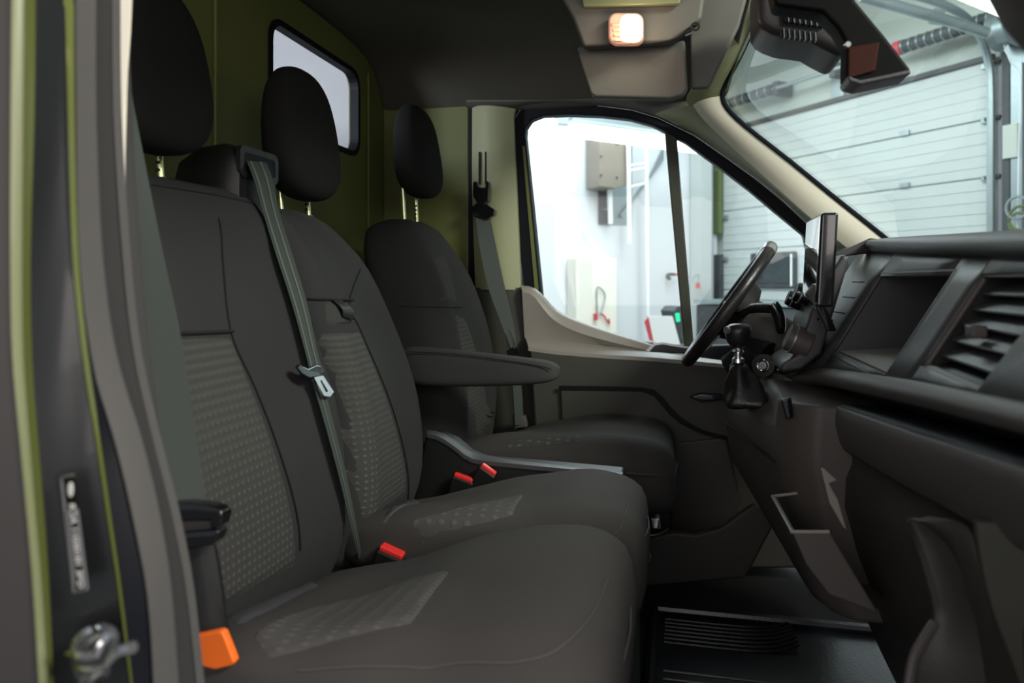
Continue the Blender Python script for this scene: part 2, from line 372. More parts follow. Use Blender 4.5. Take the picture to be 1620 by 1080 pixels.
# headliner: lofted shell that curls down at the rear and at the door side
rows = []
for x in (-1.06, -1.0, -0.8, -0.6, -0.3, 0.0, 0.10, 0.17):
    row = []
    for y in (0.60, 0.8, 1.2, 1.6, 2.0, 2.3, 2.42, 2.49, 2.52):
        z = 0.80
        z -= 0.10*max(0, (y-2.2)/0.32)**2 + 0.10*max(0, (0.8-y)/0.2)**2
        z -= 0.13*max(0, (x+0.1)/0.27)**2
        if y > 2.5: z = 0.60
        elif y > 2.48: z = 0.635
        row.append(Vector((x, y, z)))
    rows.append(row)
hb = MB(); hb.loft(rows, closed=False)
o = hb.build('ceiling', 'head_l', solid=-0.02, sub=1); struct(o, 'dark brown-grey headliner above the seats', 'ceiling')
# roof skin above so that no light leaks in
o = MB().box((-0.46, 1.60, 0.90), (1.35, 2.1, 0.02)).build('roof_skin', 'paintK', smooth=False); struct(o, 'outer steel roof over the cab', 'roof')
o = MB().box((-0.02, 1.60, -0.965), (2.1, 2.1, 0.05)).build('floor', 'carpet', smooth=False); struct(o, 'black lined cab floor under the seats', 'floor')

# ---- far B pillar trim
bp = sempty('trim_1', atY(780, 460, YL), 'beige upper pillar trim beside the driver window', 'trim')
strip('pillar_cover', [atY(747, 168, YL), atY(747, 300, YL), atY(752, 458, YL)], [atY(815, 172, YL-0.01), atY(813, 200, YL-0.01), atY(824, 458, YL-0.01)], 'beige', bp, bulge=0.03, th=0.02)
for dx in (0, 10):
    strip('belt_adjuster_slot', [atY(757+dx, 240, YL-0.03), atY(757+dx, 292, YL-0.03)], [atY(760+dx, 240, YL-0.03), atY(760+dx, 292, YL-0.03)], 'frameK', bp, n=4, m=2, th=0.004)
bp2 = sempty('trim_2', atY(780, 690, YL), 'dark lower pillar trim behind the driver seat', 'trim')
strip('pillar_cover', [atY(750, 455, YL-0.005), atY(752, 560, YL-0.005), atY(760, 720, YL-0.005)], [atY(822, 455, YL-0.015), atY(838, 560, YL-0.015), atY(856, 720, YL-0.015)], 'sillD', bp2, bulge=0.015, th=0.02)

# ================================================================== DRIVER DOOR
door = sempty('door_1', atY(960, 700, YL+0.02), 'driver door with black framed glass and grey-beige sill', 'door')
DY = YL+0.02
fo = [(812, 210), (812, 190), (822, 174), (848, 166), (900, 165), (955, 168), (1000, 174), (1040, 186), (1100, 215), (1150, 250), (1200, 286), (1240, 318), (1284, 360), (1300, 400), (1300, 560), (1100, 575), (1000, 560), (900, 545), (838, 545), (822, 400)]
fi = [(831, 214), (832, 202), (840, 190), (858, 183), (900, 181), (950, 183), (995, 188), (1032, 198), (1084, 225), (1135, 262), (1185, 300), (1228, 336), (1272, 372), (1283, 420), (1283, 540), (1095, 548), (1000, 540), (905, 520), (858, 480), (842, 320)]
ring_plate('window_frame', [atY(a, b, DY) for a, b in fo], [atY(a, b, DY) for a, b in fi], (0, 0.05, 0), 'frameK', door, smooth=False, bevel=0.006)
plate('mullion', [(1050, 196), (1070, 206), (1098, 550), (1083, 556)], DY+0.005, 0.045, 'frameG', door, smooth=False, bevel=0.004)
plate('glass_run', [(826, 230), (830, 232), (852, 458), (846, 458)], DY-0.004, 0.01, 'paintG', door, smooth=False)
gl = plate('driver_glass', fi[:8]+[(1058, 205), (1088, 548)]+fi[16:], DY+0.03, 0.004, 'glass', door, smooth=False)
plate('quarter_glass', [(1070, 214)]+fi[8:15]+[(1100, 548)], DY+0.03, 0.004, 'glass', door, smooth=False)
# sill: raised curved wing that sweeps down, then the ledge
top = [atY(*p, DY-0.03) for p in ((826, 452), (846, 455), (862, 470), (880, 489), (910, 504), (960, 522), (1020, 541), (1085, 562), (1150, 578))]
mid = [atY(*p, DY-0.075) for p in ((826, 462), (842, 466), (858, 486), (876, 506), (910, 524), (960, 539), (1020, 553), (1080, 568), (1150, 584))]
bot = [atY(*p, DY-0.055) for p in ((830, 535), (842, 540), (858, 541), (876, 542), (910, 545), (960, 549), (1020, 556), (1080, 570), (1150, 585))]
strip('sill_wing', top, mid, 'sill', door, bulge=0.012, n=30, bdir=(0, -0.6, 0.8), th=0.02)
strip('sill_face', mid, bot, 'sill', door, bulge=0.0, n=30, m=3, th=0.012)
led1 = [atY(*p, DY-0.055) for p in ((830, 533), (880, 539), (960, 547), (1040, 556), (1150, 572))]
led2 = [atY(*p, DY-0.13) for p in ((836, 549), (880, 555), (960, 561), (1040, 566), (1150, 576))]
strip('sill_ledge', led1, led2, 'sill', door, bulge=0.006, n=20, m=4, bdir=(0, 0, 1), th=0.012)
plate('pull_cup', [(1022, 556), (1034, 545), (1048, 543), (1098, 552), (1094, 560)], DY-0.14, 0.01, 'dash', door, smooth=True, bevel=0.004)
plate('pull_cup_rim', [(1022, 554), (1034, 543), (1048, 541), (1098, 550), (1098, 553), (1048, 544.5), (1036, 546.5), (1026, 557)], DY-0.145, 0.01, 'silver', door, smooth=False)
plate('door_panel', [(836, 549), (880, 555), (960, 561), (1040, 566), (1150, 576), (1300, 590), (1330, 900), (860, 900)], DY-0.13, 0.10, 'sillD', door, smooth=True, bevel=0.012)
plate('padded_insert', [(886, 616), (1020, 618), (1040, 626), (1060, 650), (1075, 668), (1130, 690), (1130, 720), (890, 700)], DY-0.145, 0.02, 'sill' if False else 'sillD', door, smooth=True, bevel=0.006)
strip('insert_groove', [atY(*p, DY-0.15) for p in ((884, 610), (1010, 613), (1042, 622), (1070, 655), (1110, 680), (1150, 690))], [atY(*p, DY-0.15) for p in ((884, 616), (1008, 619), (1036, 628), (1064, 661), (1108, 686), (1150, 697))], 'frameK', door, n=16, m=3, th=0.004)
plate('door_handle', [(1090, 628), (1108, 622), (1150, 624), (1150, 632), (1110, 636)], DY-0.18, 0.03, 'gloss', door, smooth=True, bevel=0.005)
plate('speaker_cover', [(1060, 700), (1150, 690), (1180, 830), (1060, 850)], DY-0.15, 0.03, 'lower', door, smooth=True, bevel=0.01)

# outer skin of the driver's side around the door opening
oo = [atY(a, b, DY+0.06) for a, b in fo]
po_ = [(700, 230), (700, 150), (720, 110), (800, 110), (900, 110), (960, 110), (1010, 110), (1064, 125), (1138, 194), (1184, 228), (1234, 266), (1272, 298), (1322, 342), (1390, 420), (1430, 600), (1200, 900), (1000, 900), (860, 900), (640, 800), (640, 400)]
o = ring_plate('wall_left_outer', [atY(a, b, DY+0.06) for a, b in po_], oo, (0, 0.01, 0), 'paintK', smooth=False); struct(o, 'dark outer body side around the driver door', 'wall')
# ---- header above the door and A pillar trim
hd = sempty('trim_3', atY(900, 160, DY-0.05), 'beige header trim between headliner and driver window', 'trim')
A = [atY(*p, DY-0.05) for p in ((738, 158), (800, 158), (870, 158), (940, 156), (1010, 156), (1060, 154), (1110, 150), (1150, 140))]
B = [atY(*p, DY-0.015) for p in ((738, 172), (800, 171), (848, 164), (900, 163), (955, 166), (1000, 172), (1042, 184), (1100, 212))]
strip('header_cover', A, B, 'console', hd, bulge=0.012, n=24, th=0.02)
ap = sempty('trim_4', atY(1340, 400, 2.4), 'cream windshield pillar trim running down to the dash', 'trim')
wsE = [(1215, -40, 1.95), (1204, 0, 2.00), (1190, 45, 2.12), (1168, 95, 2.22), (1149, 130, 2.28), (1143, 150, 2.30), (1150, 170, 2.31), (1180, 200, 2.32), (1250, 255, 2.34), (1320, 312, 2.36), (1388, 366, 2.37), (1430, 400, 2.38)]
A = [atY(a-4, b+2, y) for a, b, y in wsE[5:]]
M_ = [atY(*p) for p in ((1096, 166, 2.34), (1110, 186, 2.35), (1142, 218, 2.36), (1214, 284, 2.38), (1284, 346, 2.39), (1350, 400, 2.40), (1385, 425, 2.40))]
B = [atY(*p) for p in ((1036, 180, 2.47), (1070, 194, 2.49), (1112, 218, 2.50), (1204, 284, 2.50), (1288, 358, 2.50), (1340, 410, 2.50), (1370, 430, 2.50))]
strip('pillar_cover', A, M_, 'cream', ap, bulge=0.012, n=30, bdir=(-0.5, -0.8, 0.2), th=0.015)
strip('pillar_shaded_face', M_, B, 'beige', ap, bulge=0.010, n=30, bdir=(-0.5, -0.8, 0.2), th=0.015)  # same pillar trim, its shaded side put into a darker colour
# upper corner: from A pillar up into the windshield header
A = [atY(a-4, b+2, y) for a, b, y in wsE[:7]]
B = [atY(*p) for p in ((1165, -40, 1.90), (1156, 0, 1.95), (1140, 45, 2.06), (1120, 95, 2.18), (1100, 130, 2.30), (1085, 160, 2.38), (1112, 185, 2.42))]
strip('header_corner', A, B, 'beige', ap, bulge=0.015, n=24, bdir=(-0.5, -0.7, -0.4), th=0.015)
A2 = [atY(*p) for p in ((1165, -40, 1.91), (1156, 0, 1.96), (1140, 45, 2.07), (1120, 95, 2.19), (1100, 130, 2.31), (1085, 160, 2.39))]
B2 = [atY(*p) for p in ((1040, -60, 2.05), (1030, 0, 2.15), (1020, 60, 2.25), (1010, 110, 2.35), (1000, 150, 2.44), (1010, 165, 2.46))]
strip('header_inner', A2, B2, 'head_l', ap, bulge=0.01, n=24, bdir=(-0.3, -0.7, -0.6), th=0.015)
# ---- windshield
ws = sempty('window_2', (0.6, 1.5, 0.0), 'green-tinted windshield above the dash', 'window')
edge = smooth_line([atY(*p) for p in wsE], 3)
seal = MB()
seal.tube(edge, 0.0075, 8); seal.build('windshield_seal', 'frameK', ws)
gv = []; gf = []; ne = len(edge)
for p in edge:
    for y in (None, 1.4, 0.66):
        if y is None: gv.append(p+Vector((0.004, 0, 0)))
        else: gv.append(Vector((p.x+0.05*math.sin(PI*(2.4-y)/1.75), y, p.z+0.01)))
for i in range(ne-1):
    for j in range(2): gf.append((i*3+j, i*3+j+1, (i+1)*3+j+1, (i+1)*3+j))
mk('windshield_pane', gv, gf, 'glassW', ws)
# near side A pillar corner at the upper right
np_ = sempty('trim_5', atY(1625, 40, 0.72), 'dark upper corner of the passenger windshield pillar', 'trim')
strip('pillar_cover', [atY(*p, 0.74) for p in ((1580, -30), (1596, 0), (1612, 28), (1640, 60), (1700, 130))], [atY(*p, 0.70) for p in ((1680, -60), (1690, -30), (1700, 0), (1720, 30), (1790, 90))], 'lower', np_, bulge=0.02, th=0.03)

# ================================================================== SEATS
class Back:
    """a backrest pad: table rows (z, x_front, thickness, y_near, y_far)"""
    def __init__(s, tab, bol=0.02, e=3.6): s.t = tab; s.bol = bol; s.e = e
    def row(s, z): return interp(s.t, z)
    def front(s, y, z):
        xf, th, y0, y1 = s.row(z); yc = (y0+y1)/2; hw = (y1-y0)/2; q = min(1, abs((y-yc)/hw))
        ht = th/2; return xf-ht+ht*(1-q**s.e)**(1/s.e)+s.bump(q)
    def bump(s, q): return s.bol*math.exp(-((q-0.74)/0.17)**2)*(1 if q < 0.98 else 0.5)
    def rings(s, n=26, m=44):
        z0, z1 = s.t[0][0], s.t[-1][0]; out = []
        lo = min(r[0] for r in s.t); hi = max(r[0] for r in s.t)
        for i in range(n+1):
            z = lo+(hi-lo)*(0.5-0.5*math.cos(PI*i/n)); xf, th, y0, y1 = s.row(z); yc = (y0+y1)/2; hw = (y1-y0)/2; ht = th/2; r = []
            for k in range(m):
                a = 2*PI*(k+0.5)/m; c, sn = math.cos(a), math.sin(a)
                yy = hw*math.copysign(abs(c)**(2/s.e), c); xx = ht*math.copysign(abs(sn)**(2/s.e), sn)
                if sn > 0: xx += s.bump(abs(yy/hw))*min(1, abs(sn)*3)
                r.append(Vector((xf-ht+xx, yc+yy, z)))
            out.append(r)
        return out
    def meet(s, px, py):
        d = ray(px, py); t = 0.9
        for _ in range(60):
            z = d.z*t; y = d.y*t; x = s.front(y, z); t2 = x/d.x; t += 0.5*(t2-t)
        return d*t
    def patch(s, name, L, R, mat, parent, off=0.004, n=26, m=14):
        """insert between two lines picked on the surface (lists of picture points, top to bottom)"""
        A = resample(smooth_line([s.meet(*p) for p in L]), n); B = resample(smooth_line([s.meet(*p) for p in R]), n)
        v = []; f = []; uv = []; zb = min(A[-1].z, B[-1].z)
        for i in range(n):
            for j in range(m):
                p = A[i].lerp(B[i], j/(m-1)); edge = i in (0, n-1) or j in (0, m-1)
                x = s.front(p.y, p.z)+(-0.006 if edge else off); v.append((x, p.y, p.z)); uv.append((p.y, p.z-zb))
        for i in range(n-1):
            for j in range(m-1): f.append((i*m+j, i*m+j+1, (i+1)*m+j+1, (i+1)*m+j))
        return mk(name, v, f, mat, parent, uvs=uv)
    def seam(s, name, pts, parent, mat='seam', r=0.0016, off=0.002):
        P = smooth_line([s.meet(*p) for p in pts], 5)
        P = [Vector((s.front(p.y, p.z)+off, p.y, p.z)) for p in P]
        return MB().tube(P, r, 6).build(name, mat, parent)
def headrest(parent, xc, yc, z0, z1, wy, tx, posts, ztop):
    """rounded block with two posts"""
    rings = []; n = 22; m = 36
    for i in range(n+1):
        a = PI*i/n; s_ = -math.cos(a); z = (z0+z1)/2+(z1-z0)/2*s_
        k = (1-abs(s_)**4)**(1/2.6) if abs(s_) < 1 else 0.02; k = max(k, 0.05)
        q = (s_+1)/2
        w = wy/2*k*(0.90+0.16*math.sin(PI*min(1, q*1.1))-0.10*q*q); t = tx/2*k*(1.05-0.28*q)
        cx = xc-0.028*q+0.012
        r = []
        for j in range(m):
            b = 2*PI*j/m; c, sn = math.cos(b), math.sin(b)
            r.append(Vector((cx+t*math.copysign(abs(sn)**0.75, sn), yc+w*math.copysign(abs(c)**0.72, c), z)))
        rings.append(r)
    h = MB().loft(rings).build('headrest', 'head', parent)
    for py in posts:
        MB().tube([(xc-0.02, py, ztop-0.02), (xc-0.028, py, z0+0.05)], 0.0062, 12).build('post', 'post', h)
        sl = MB(); sl.tube([(xc-0.018, py, ztop-0.012), (xc-0.02, py, ztop+0.008)], [0.017, 0.014], 14)
        sl.build('post_sleeve', 'black', h)
    # notches on one post
    nt = MB()
    for k in range(4): nt.box((xc-0.024, posts[-1]-0.006, ztop+0.022+k*0.013), (0.008, 0.004, 0.005))
    nt.build('post_notches', 'black', h, smooth=False)
    return h
class Cushion:
    """seat cushion: table rows (x, z_top, depth, y_near, y_far)"""
    def __init__(s, tab, bol=0.018, e=3.4): s.t = [((q[0]-0.028 if q[0] > -0.22 else q[0]),)+tuple(q[1:]) for q in tab]; s.bol = bol; s.e = e; s.tl = 0.20
    def row(s, x): return interp(s.t, x)
    def bump(s, q): return s.bol*math.exp(-((q-0.72)/0.18)**2)
    def tilt(s, x, y): return s.tl*max(0, min(1, (-0.28-x)/0.25))*(s.t[3][3]+0.40-y)
    def top(s, x, y):
        zt, dp, y0, y1 = s.row(x); yc = (y0+y1)/2; hw = (y1-y0)/2; q = min(1, abs((y-yc)/hw)); h = dp/2
        return zt-h+h*(1-q**s.e)**(1/s.e)+s.bump(q)+s.tilt(x, y)
    def rings(s, n=26, m=44):
        lo, hi = s.t[0][0], s.t[-1][0]; out = []
        for i in range(n+1):
            x = lo+(hi-lo)*(0.5-0.5*math.cos(PI*i/n)); zt, dp, y0, y1 = s.row(x); yc = (y0+y1)/2; hw = (y1-y0)/2; h = dp/2; r = []
            for k in range(m):
                a = 2*PI*(k+0.5)/m; c, sn = math.cos(a), math.sin(a)
                yy = hw*math.copysign(abs(c)**(2/s.e), c); zz = h*math.copysign(abs(sn)**(2/s.e), sn)
                if sn > 0: zz += s.bump(abs(yy/hw))*min(1, abs(sn)*3)
                r.append(Vector((x, yc+yy, zt-h+zz+s.tilt(x, yc+yy))))
            out.append(r)
        return out
    def meet(s, px, py):
        d = ray(px, py); t = 0.7
        f = lambda t: d.z*t-s.top(d.x*t, d.y*t)
        y0, y1 = s.t[3][3], s.t[3][4]; t = y0/d.y*0.9
        while t < y1/d.y*1.1 and f(t) > 0: t += 0.004
        lo, hi = t-0.004, t
        for _ in range(20):
            m = (lo+hi)/2
            if f(m) > 0: lo = m
            else: hi = m
        return d*hi
    def patch(s, name, L, R, mat, parent, off=0.003, n=20, m=12):
        A = resample([s.meet(*p) for p in L], n); B = resample([s.meet(*p) for p in R], n); v = []; f = []; uv = []
        for i in range(n):
            for j in range(m):
                p = A[i].lerp(B[i], j/(m-1)); edge = i in (0, n-1) or j in (0, m-1)
                v.append((p.x, p.y, s.top(p.x, p.y)+(-0.006 if edge else off))); uv.append((p.y, abs(p.x+0.55)*0.5))
        for i in range(n-1):
            for j in range(m-1): f.append((i*m+j, i*m+j+1, (i+1)*m+j+1, (i+1)*m+j))
        return mk(name, v, f, mat, parent, uvs=uv)
    def seam(s, name, pts, parent, mat='seam', r=0.0014, off=0.001):
        P = smooth_line([s.meet(*p) for p in pts], 5); P = [Vector((p.x, p.y, s.top(p.x, p.y)+off)) for p in P]
        return MB().tube(P, r, 6).build(name, mat, parent)
# ---- double passenger bench
bench = thing('double_bench_seat', 'double passenger bench nearest the camera, dark fabric with dotted inserts and two headrests', 'seat', (-0.4, 1.2, -0.93))
b1 = Back([(-0.62, -0.685, 0.09, 0.80, 1.26), (-0.595, -0.66, 0.15, 0.76, 1.30), (-0.50, -0.618, 0.18, 0.745, 1.315), (-0.40, -0.606, 0.19, 0.74, 1.315), (-0.25, -0.625, 0.19, 0.74, 1.32), (-0.08, -0.685, 0.18, 0.745, 1.325), (0.07, -0.755, 0.16, 0.76, 1.335), (0.14, -0.805, 0.13, 0.775, 1.335), (0.168, -0.830, 0.09, 0.79, 1.33), (0.178, -0.855, 0.03, 0.81, 1.315)], bol=0.012, e=5)
bk1 = MB().loft(b1.rings()).build('backrest', 'fabric', bench)
b1.patch('dotted_insert', [(262, 527), (268, 640), (285, 760), (310, 870), (340, 975)], [(364, 525), (400, 608), (440, 715), (466, 810), (472, 865), (468, 900)], 'insert', bk1)
b1.seam('insert_seam', [(240, 528), (300, 526), (366, 523)], bk1, r=0.003, off=0.004)
b1.seam('bolster_seam', [(345, 345), (352, 420), (364, 523), (400, 607), (441, 714), (468, 810), (474, 870)], bk1)
b1.seam('top_seam', [(236, 292), (290, 300), (345, 309), (400, 322)], bk1, off=0.001)
b2 = Back([(-0.62, -0.685, 0.09, 1.36, 1.66), (-0.595, -0.66, 0.15, 1.345, 1.69), (-0.50, -0.618, 0.18, 1.335, 1.715), (-0.40, -0.606, 0.19, 1.33, 1.72), (-0.25, -0.625, 0.19, 1.33, 1.715), (-0.08, -0.685, 0.18, 1.33, 1.70), (0.04, -0.74, 0.16, 1.335, 1.675), (0.105, -0.785, 0.14, 1.335, 1.63), (0.140, -0.81, 0.11, 1.335, 1.575), (0.158, -0.84, 0.05, 1.335, 1.50)], bol=0.014, e=4.5)
bk2 = MB().loft(b2.rings()).build('backrest', 'fabric', bench)
b2.patch('dotted_insert', [(470, 521), (500, 600), (528, 680), (548, 760), (566, 838)], [(567, 518), (598, 590), (625, 665), (641, 730), (644, 765), (640, 788)], 'insert', bk2)
b2.patch('strap_panel', [(466, 474), (470, 518)], [(553, 474), (566, 516)], 'fabric2', bk2, n=6, m=8, off=0.005)
b2.seam('panel_seam', [(455, 472), (510, 473), (556, 474)], bk2, r=0.0026, off=0.005)
b2.seam('bolster_seam', [(546, 375), (553, 470), (568, 518), (599, 590), (626, 664), (642, 730), (645, 790)], bk2)
def on2(px, py, o): p = b2.meet(px, py); return Vector((b2.front(p.y, p.z)+o, p.y, p.z))
strip('pull_strap', [on2(522, 474, 0.006), on2(530, 488, 0.016), on2(536, 500, 0.010)], [on2(534, 474, 0.008), on2(544, 490, 0.022), on2(551, 506, 0.012)], 'black', bk2, n=8, m=3, bdir=(1, 0, 0), th=0.002)
headrest(bench, -0.865, 1.055, 0.214, 0.52, 0.265, 0.125, [0.965, 1.115], 0.174)
headrest(bench, -0.842, 1.53, 0.185, 0.490, 0.24, 0.125, [1.475, 1.60], 0.150)
c1 = Cushion([(-0.68, -0.58, 0.03, 0.80, 1.28), (-0.65, -0.540, 0.10, 0.78, 1.31), (-0.55, -0.507, 0.14, 0.77, 1.325), (-0.46, -0.490, 0.16, 0.767, 1.33), (-0.36, -0.455, 0.18, 0.765, 1.33), (-0.27, -0.435, 0.19, 0.765, 1.33), (-0.19, -0.425, 0.20, 0.765, 1.33), (-0.12, -0.422, 0.20, 0.77, 1.328), (-0.075, -0.436, 0.19, 0.785, 1.32), (-0.048, -0.465, 0.15, 0.80, 1.30), (-0.038, -0.52, 0.06, 0.84, 1.26)], bol=0.006, e=4.2)
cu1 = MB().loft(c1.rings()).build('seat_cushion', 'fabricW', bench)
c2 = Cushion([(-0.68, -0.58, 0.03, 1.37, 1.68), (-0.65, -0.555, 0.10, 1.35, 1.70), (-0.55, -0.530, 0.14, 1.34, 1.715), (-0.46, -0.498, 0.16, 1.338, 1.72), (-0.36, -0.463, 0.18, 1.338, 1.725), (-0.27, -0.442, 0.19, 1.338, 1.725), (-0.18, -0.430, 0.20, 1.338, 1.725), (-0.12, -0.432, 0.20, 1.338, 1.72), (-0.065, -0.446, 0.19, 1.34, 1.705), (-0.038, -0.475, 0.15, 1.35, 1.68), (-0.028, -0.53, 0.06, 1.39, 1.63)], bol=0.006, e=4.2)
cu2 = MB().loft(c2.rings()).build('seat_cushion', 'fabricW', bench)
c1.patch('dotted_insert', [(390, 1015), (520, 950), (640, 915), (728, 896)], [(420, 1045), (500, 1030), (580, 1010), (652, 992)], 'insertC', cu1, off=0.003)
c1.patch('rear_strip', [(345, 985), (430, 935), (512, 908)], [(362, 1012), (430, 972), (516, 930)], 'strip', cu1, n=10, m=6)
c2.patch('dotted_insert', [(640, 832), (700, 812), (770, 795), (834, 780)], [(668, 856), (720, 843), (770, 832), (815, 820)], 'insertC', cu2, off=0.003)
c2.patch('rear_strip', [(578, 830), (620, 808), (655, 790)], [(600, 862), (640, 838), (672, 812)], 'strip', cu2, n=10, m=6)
c1.seam('piping_seam', [(470, 1062), (560, 1056), (700, 1054), (820, 1048), (890, 1022), (935, 975), (962, 915)], cu1, mat='piping', r=0.0011)
c2.seam('piping_seam', [(968, 850), (985, 825), (996, 795)], cu2, mat='piping', r=0.0011)
bs = MB().box((-0.34, 1.24, -0.76), (0.52, 0.90, 0.34)); bs.build('seat_base', 'black', bench, smooth=True, bevel=0.03)
# front skirt seam of each cushion
for (yy0, yy1, fx) in ((0.82, 1.30, -0.066), (1.37, 1.68, -0.056)):
    MB().tube(smooth_line([(fx-0.02, yy0, -0.505), (fx+0.001, (yy0+yy1)/2, -0.505), (fx-0.02, yy1, -0.505)]), 0.0016, 6).build('piping_seam', 'piping', cu1 if yy0 < 1 else cu2)
# belt reel housing on top of the bench, at the gap between the two backrests
P = lambda a, b, y: atY(a, b, y)
hw = MB(); rg = []
for (xx, y0, y1, z0, z1) in ((-1.0, 1.29, 1.33, .14, .20), (-.97, 1.265, 1.35, .12, .245), (-.92, 1.245, 1.37, .1, .268), (-.86, 1.232, 1.378, .09, .272), (-.83, 1.23, 1.378, .09, .262), (-.815, 1.24, 1.37, .10, .25)):
    r = []; yc, zc = (y0+y1)/2, (z0+z1)/2
    for k in range(24):
        a = 2*PI*k/24; c, s_ = math.cos(a), math.sin(a)
        r.append(Vector((xx, yc+(y1-y0)/2*math.copysign(abs(c)**0.45, c), zc+(z1-z0)/2*math.copysign(abs(s_)**0.45, s_))))
    rg.append(r)
reel = hw.loft(rg).build('belt_reel_housing', 'black', bench)
ring_plate('bezel', [(-0.811, a, b) for a, b in rrect(1.238, 1.374, 0.200, 0.262, 0.015)], [(-0.811, a, b) for a, b in rrect(1.25, 1.362, 0.212, 0.250, 0.010)], (-0.01, 0, 0), 'black', reel, smooth=False)
MB().prism([(-0.812, a, b) for a, b in rrect(1.25, 1.362, 0.212, 0.250, 0.010)], (-0.004, 0, 0)).build('belt_slot', 'frameK', reel, smooth=False)

# ---- driver seat
drv = thing('single_front_seat', 'single driver seat by the far door with armrest and raised headrest', 'seat', (-0.3, 2.15, -0.93))
b3 = Back([(-0.60, -0.66, 0.08, 1.98, 2.32), (-0.57, -0.625, 0.18, 1.94, 2.37), (-0.45, -0.60, 0.24, 1.925, 2.40), (-0.32, -0.595, 0.25, 1.92, 2.40), (-0.16, -0.620, 0.24, 1.92, 2.395), (-0.02, -0.665, 0.22, 1.925, 2.38), (0.06, -0.70, 0.20, 1.935, 2.345), (0.12, -0.735, 0.17, 1.955, 2.30), (0.166, -0.765, 0.13, 1.99, 2.24), (0.186, -0.80, 0.05, 2.04, 2.17)], bol=0.025, e=4.0)
bk3 = MB().loft(b3.rings()).build('backrest', 'fabric', drv)
b3.patch('centre_panel', [(640, 400), (662, 440), (680, 482)], [(706, 400), (716, 440), (727, 484)], 'fabric2', bk3, n=10, m=8, off=0.003)
b3.patch('dotted_insert', [(684, 488), (712, 560), (735, 620), (745, 660), (745, 700)], [(730, 488), (756, 560), (772, 610), (778, 650), (780, 680)], 'insert', bk3, n=18, m=8, off=0.003)
b3.seam('insert_seam', [(678, 485), (704, 486), (730, 486)], bk3)
headrest(drv, -0.782, 2.14, 0.258, 0.545, 0.24, 0.12, [2.075, 2.185], 0.178)
c3 = Cushion([(-0.68, -0.56, 0.03, 1.97, 2.34), (-0.64, -0.535, 0.13, 1.94, 2.37), (-0.54, -0.510, 0.16, 1.93, 2.38), (-0.44, -0.470, 0.18, 1.93, 2.39), (-0.32, -0.440, 0.20, 1.925, 2.395), (-0.20, -0.425, 0.21, 1.92, 2.40), (-0.07, -0.430, 0.21, 1.925, 2.40), (-0.01, -0.445, 0.19, 1.94, 2.385), (0.018, -0.475, 0.15, 1.96, 2.36), (0.028, -0.53, 0.06, 2.00, 2.32)], bol=0.012, e=3.6)
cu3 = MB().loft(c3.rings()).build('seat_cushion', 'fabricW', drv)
c3.patch('dotted_insert', [(800, 700), (850, 694), (934, 686)], [(790, 712), (850, 706), (925, 697)], 'insert', cu3, n=10, m=6, off=0.003)
MB().tube(smooth_line([(-0.55, 1.932, -0.505), (-0.3, 1.918, -0.50), (-0.12, 1.915, -0.50), (-0.05, 1.935, -0.505), (-0.006, 1.99, -0.515), (0.002, 2.15, -0.52)]), 0.0018, 6).build('piping_seam', 'piping', cu3)
MB().box((-0.34, 2.15, -0.78), (0.50, 0.42, 0.32)).build('seat_base', 'black', drv, smooth=True, bevel=0.03)
# armrest on the near side of the driver seat
rg = []
AY = 1.83
for (px, zt, zb, hw_) in ((630, 551, 600, 0.024), (645, 548, 610, 0.034), (700, 552, 613, 0.037), (770, 560, 612, 0.037), (830, 567, 610, 0.037), (862, 571, 607, 0.036), (877, 576, 602, 0.030), (884, 583, 596, 0.016)):
    A_ = atY(px, zt, AY-0.02); B_ = atY(px, zb, AY-0.02); r = []
    zc = (A_.z+B_.z)/2; hz = (A_.z-B_.z)/2
    for k in range(24):
        a = 2*PI*k/24; c, s_ = math.cos(a), math.sin(a)
        r.append(Vector((A_.x, AY+hw_*math.copysign(abs(c)**0.5, c), zc+hz*math.copysign(abs(s_)**0.5, s_))))
    rg.append(r)
arm = MB().loft(rg).build('armrest', 'fabric2', drv, sub=1)
MB().tube(smooth_line([atY(*p, AY-0.038) for p in ((648, 556), (720, 560), (800, 570), (850, 578), (872, 584))]), 0.0015, 6).build('armrest_seam', 'seam', arm)

# ---- console trim and buckles between bench and driver seat
cs = thing('seat_side_console', 'black plastic side cover with pale rim between bench and driver seat', 'console', (-0.4, 1.85, -0.93))
plate('side_cover', [(672, 690), (690, 692), (712, 702), (735, 722), (760, 732), (830, 738), (985, 752), (985, 860), (640, 860), (660, 760)], 1.80, 0.09, 'black', cs, smooth=True, bevel=0.008)
strip('cover_rim', [atY(*p, 1.795) for p in ((676, 686), (694, 690), (716, 704), (740, 722), (760, 728), (830, 735), (985, 750))], [atY(*p, 1.84) for p in ((676, 680), (694, 682), (720, 694), (744, 712), (764, 718), (830, 729), (985, 747))], 'dash', cs, bulge=0.004, n=24, m=4, bdir=(0, 0, 1), th=0.01)
def buckle(pa, pb, y, lab, w=0.028):
    a, b = atY(*pa, y), atY(*pb, y); d = (b-a).normalized(); up = Vector((0.15, -0.1, 1)).normalized()
    sd = d.cross(up).normalized(); up = sd.cross(d).normalized()
    if up.z < 0: up = -up; 
    R = Matrix((d, sd, up)).transposed(); L = (b-a).length
    c = (a+b)/2
    t = thing('seat_belt_buckle', lab, 'seat belt buckle', c-up*0.075, 'belt buckles between the seats')
    MB().box(c-up*0.040, (L*1.12, w, 0.072), R).build('housing', 'black', t, bevel=0.005)
    MB().box(c-up*0.001, (L*0.96, w*0.72, 0.012), R).build('release_button', 'red', t, bevel=0.003)
    return t
buckle((603, 862), (640, 878), 1.335, 'belt buckle with red button standing between the two bench cushions', 0.034)
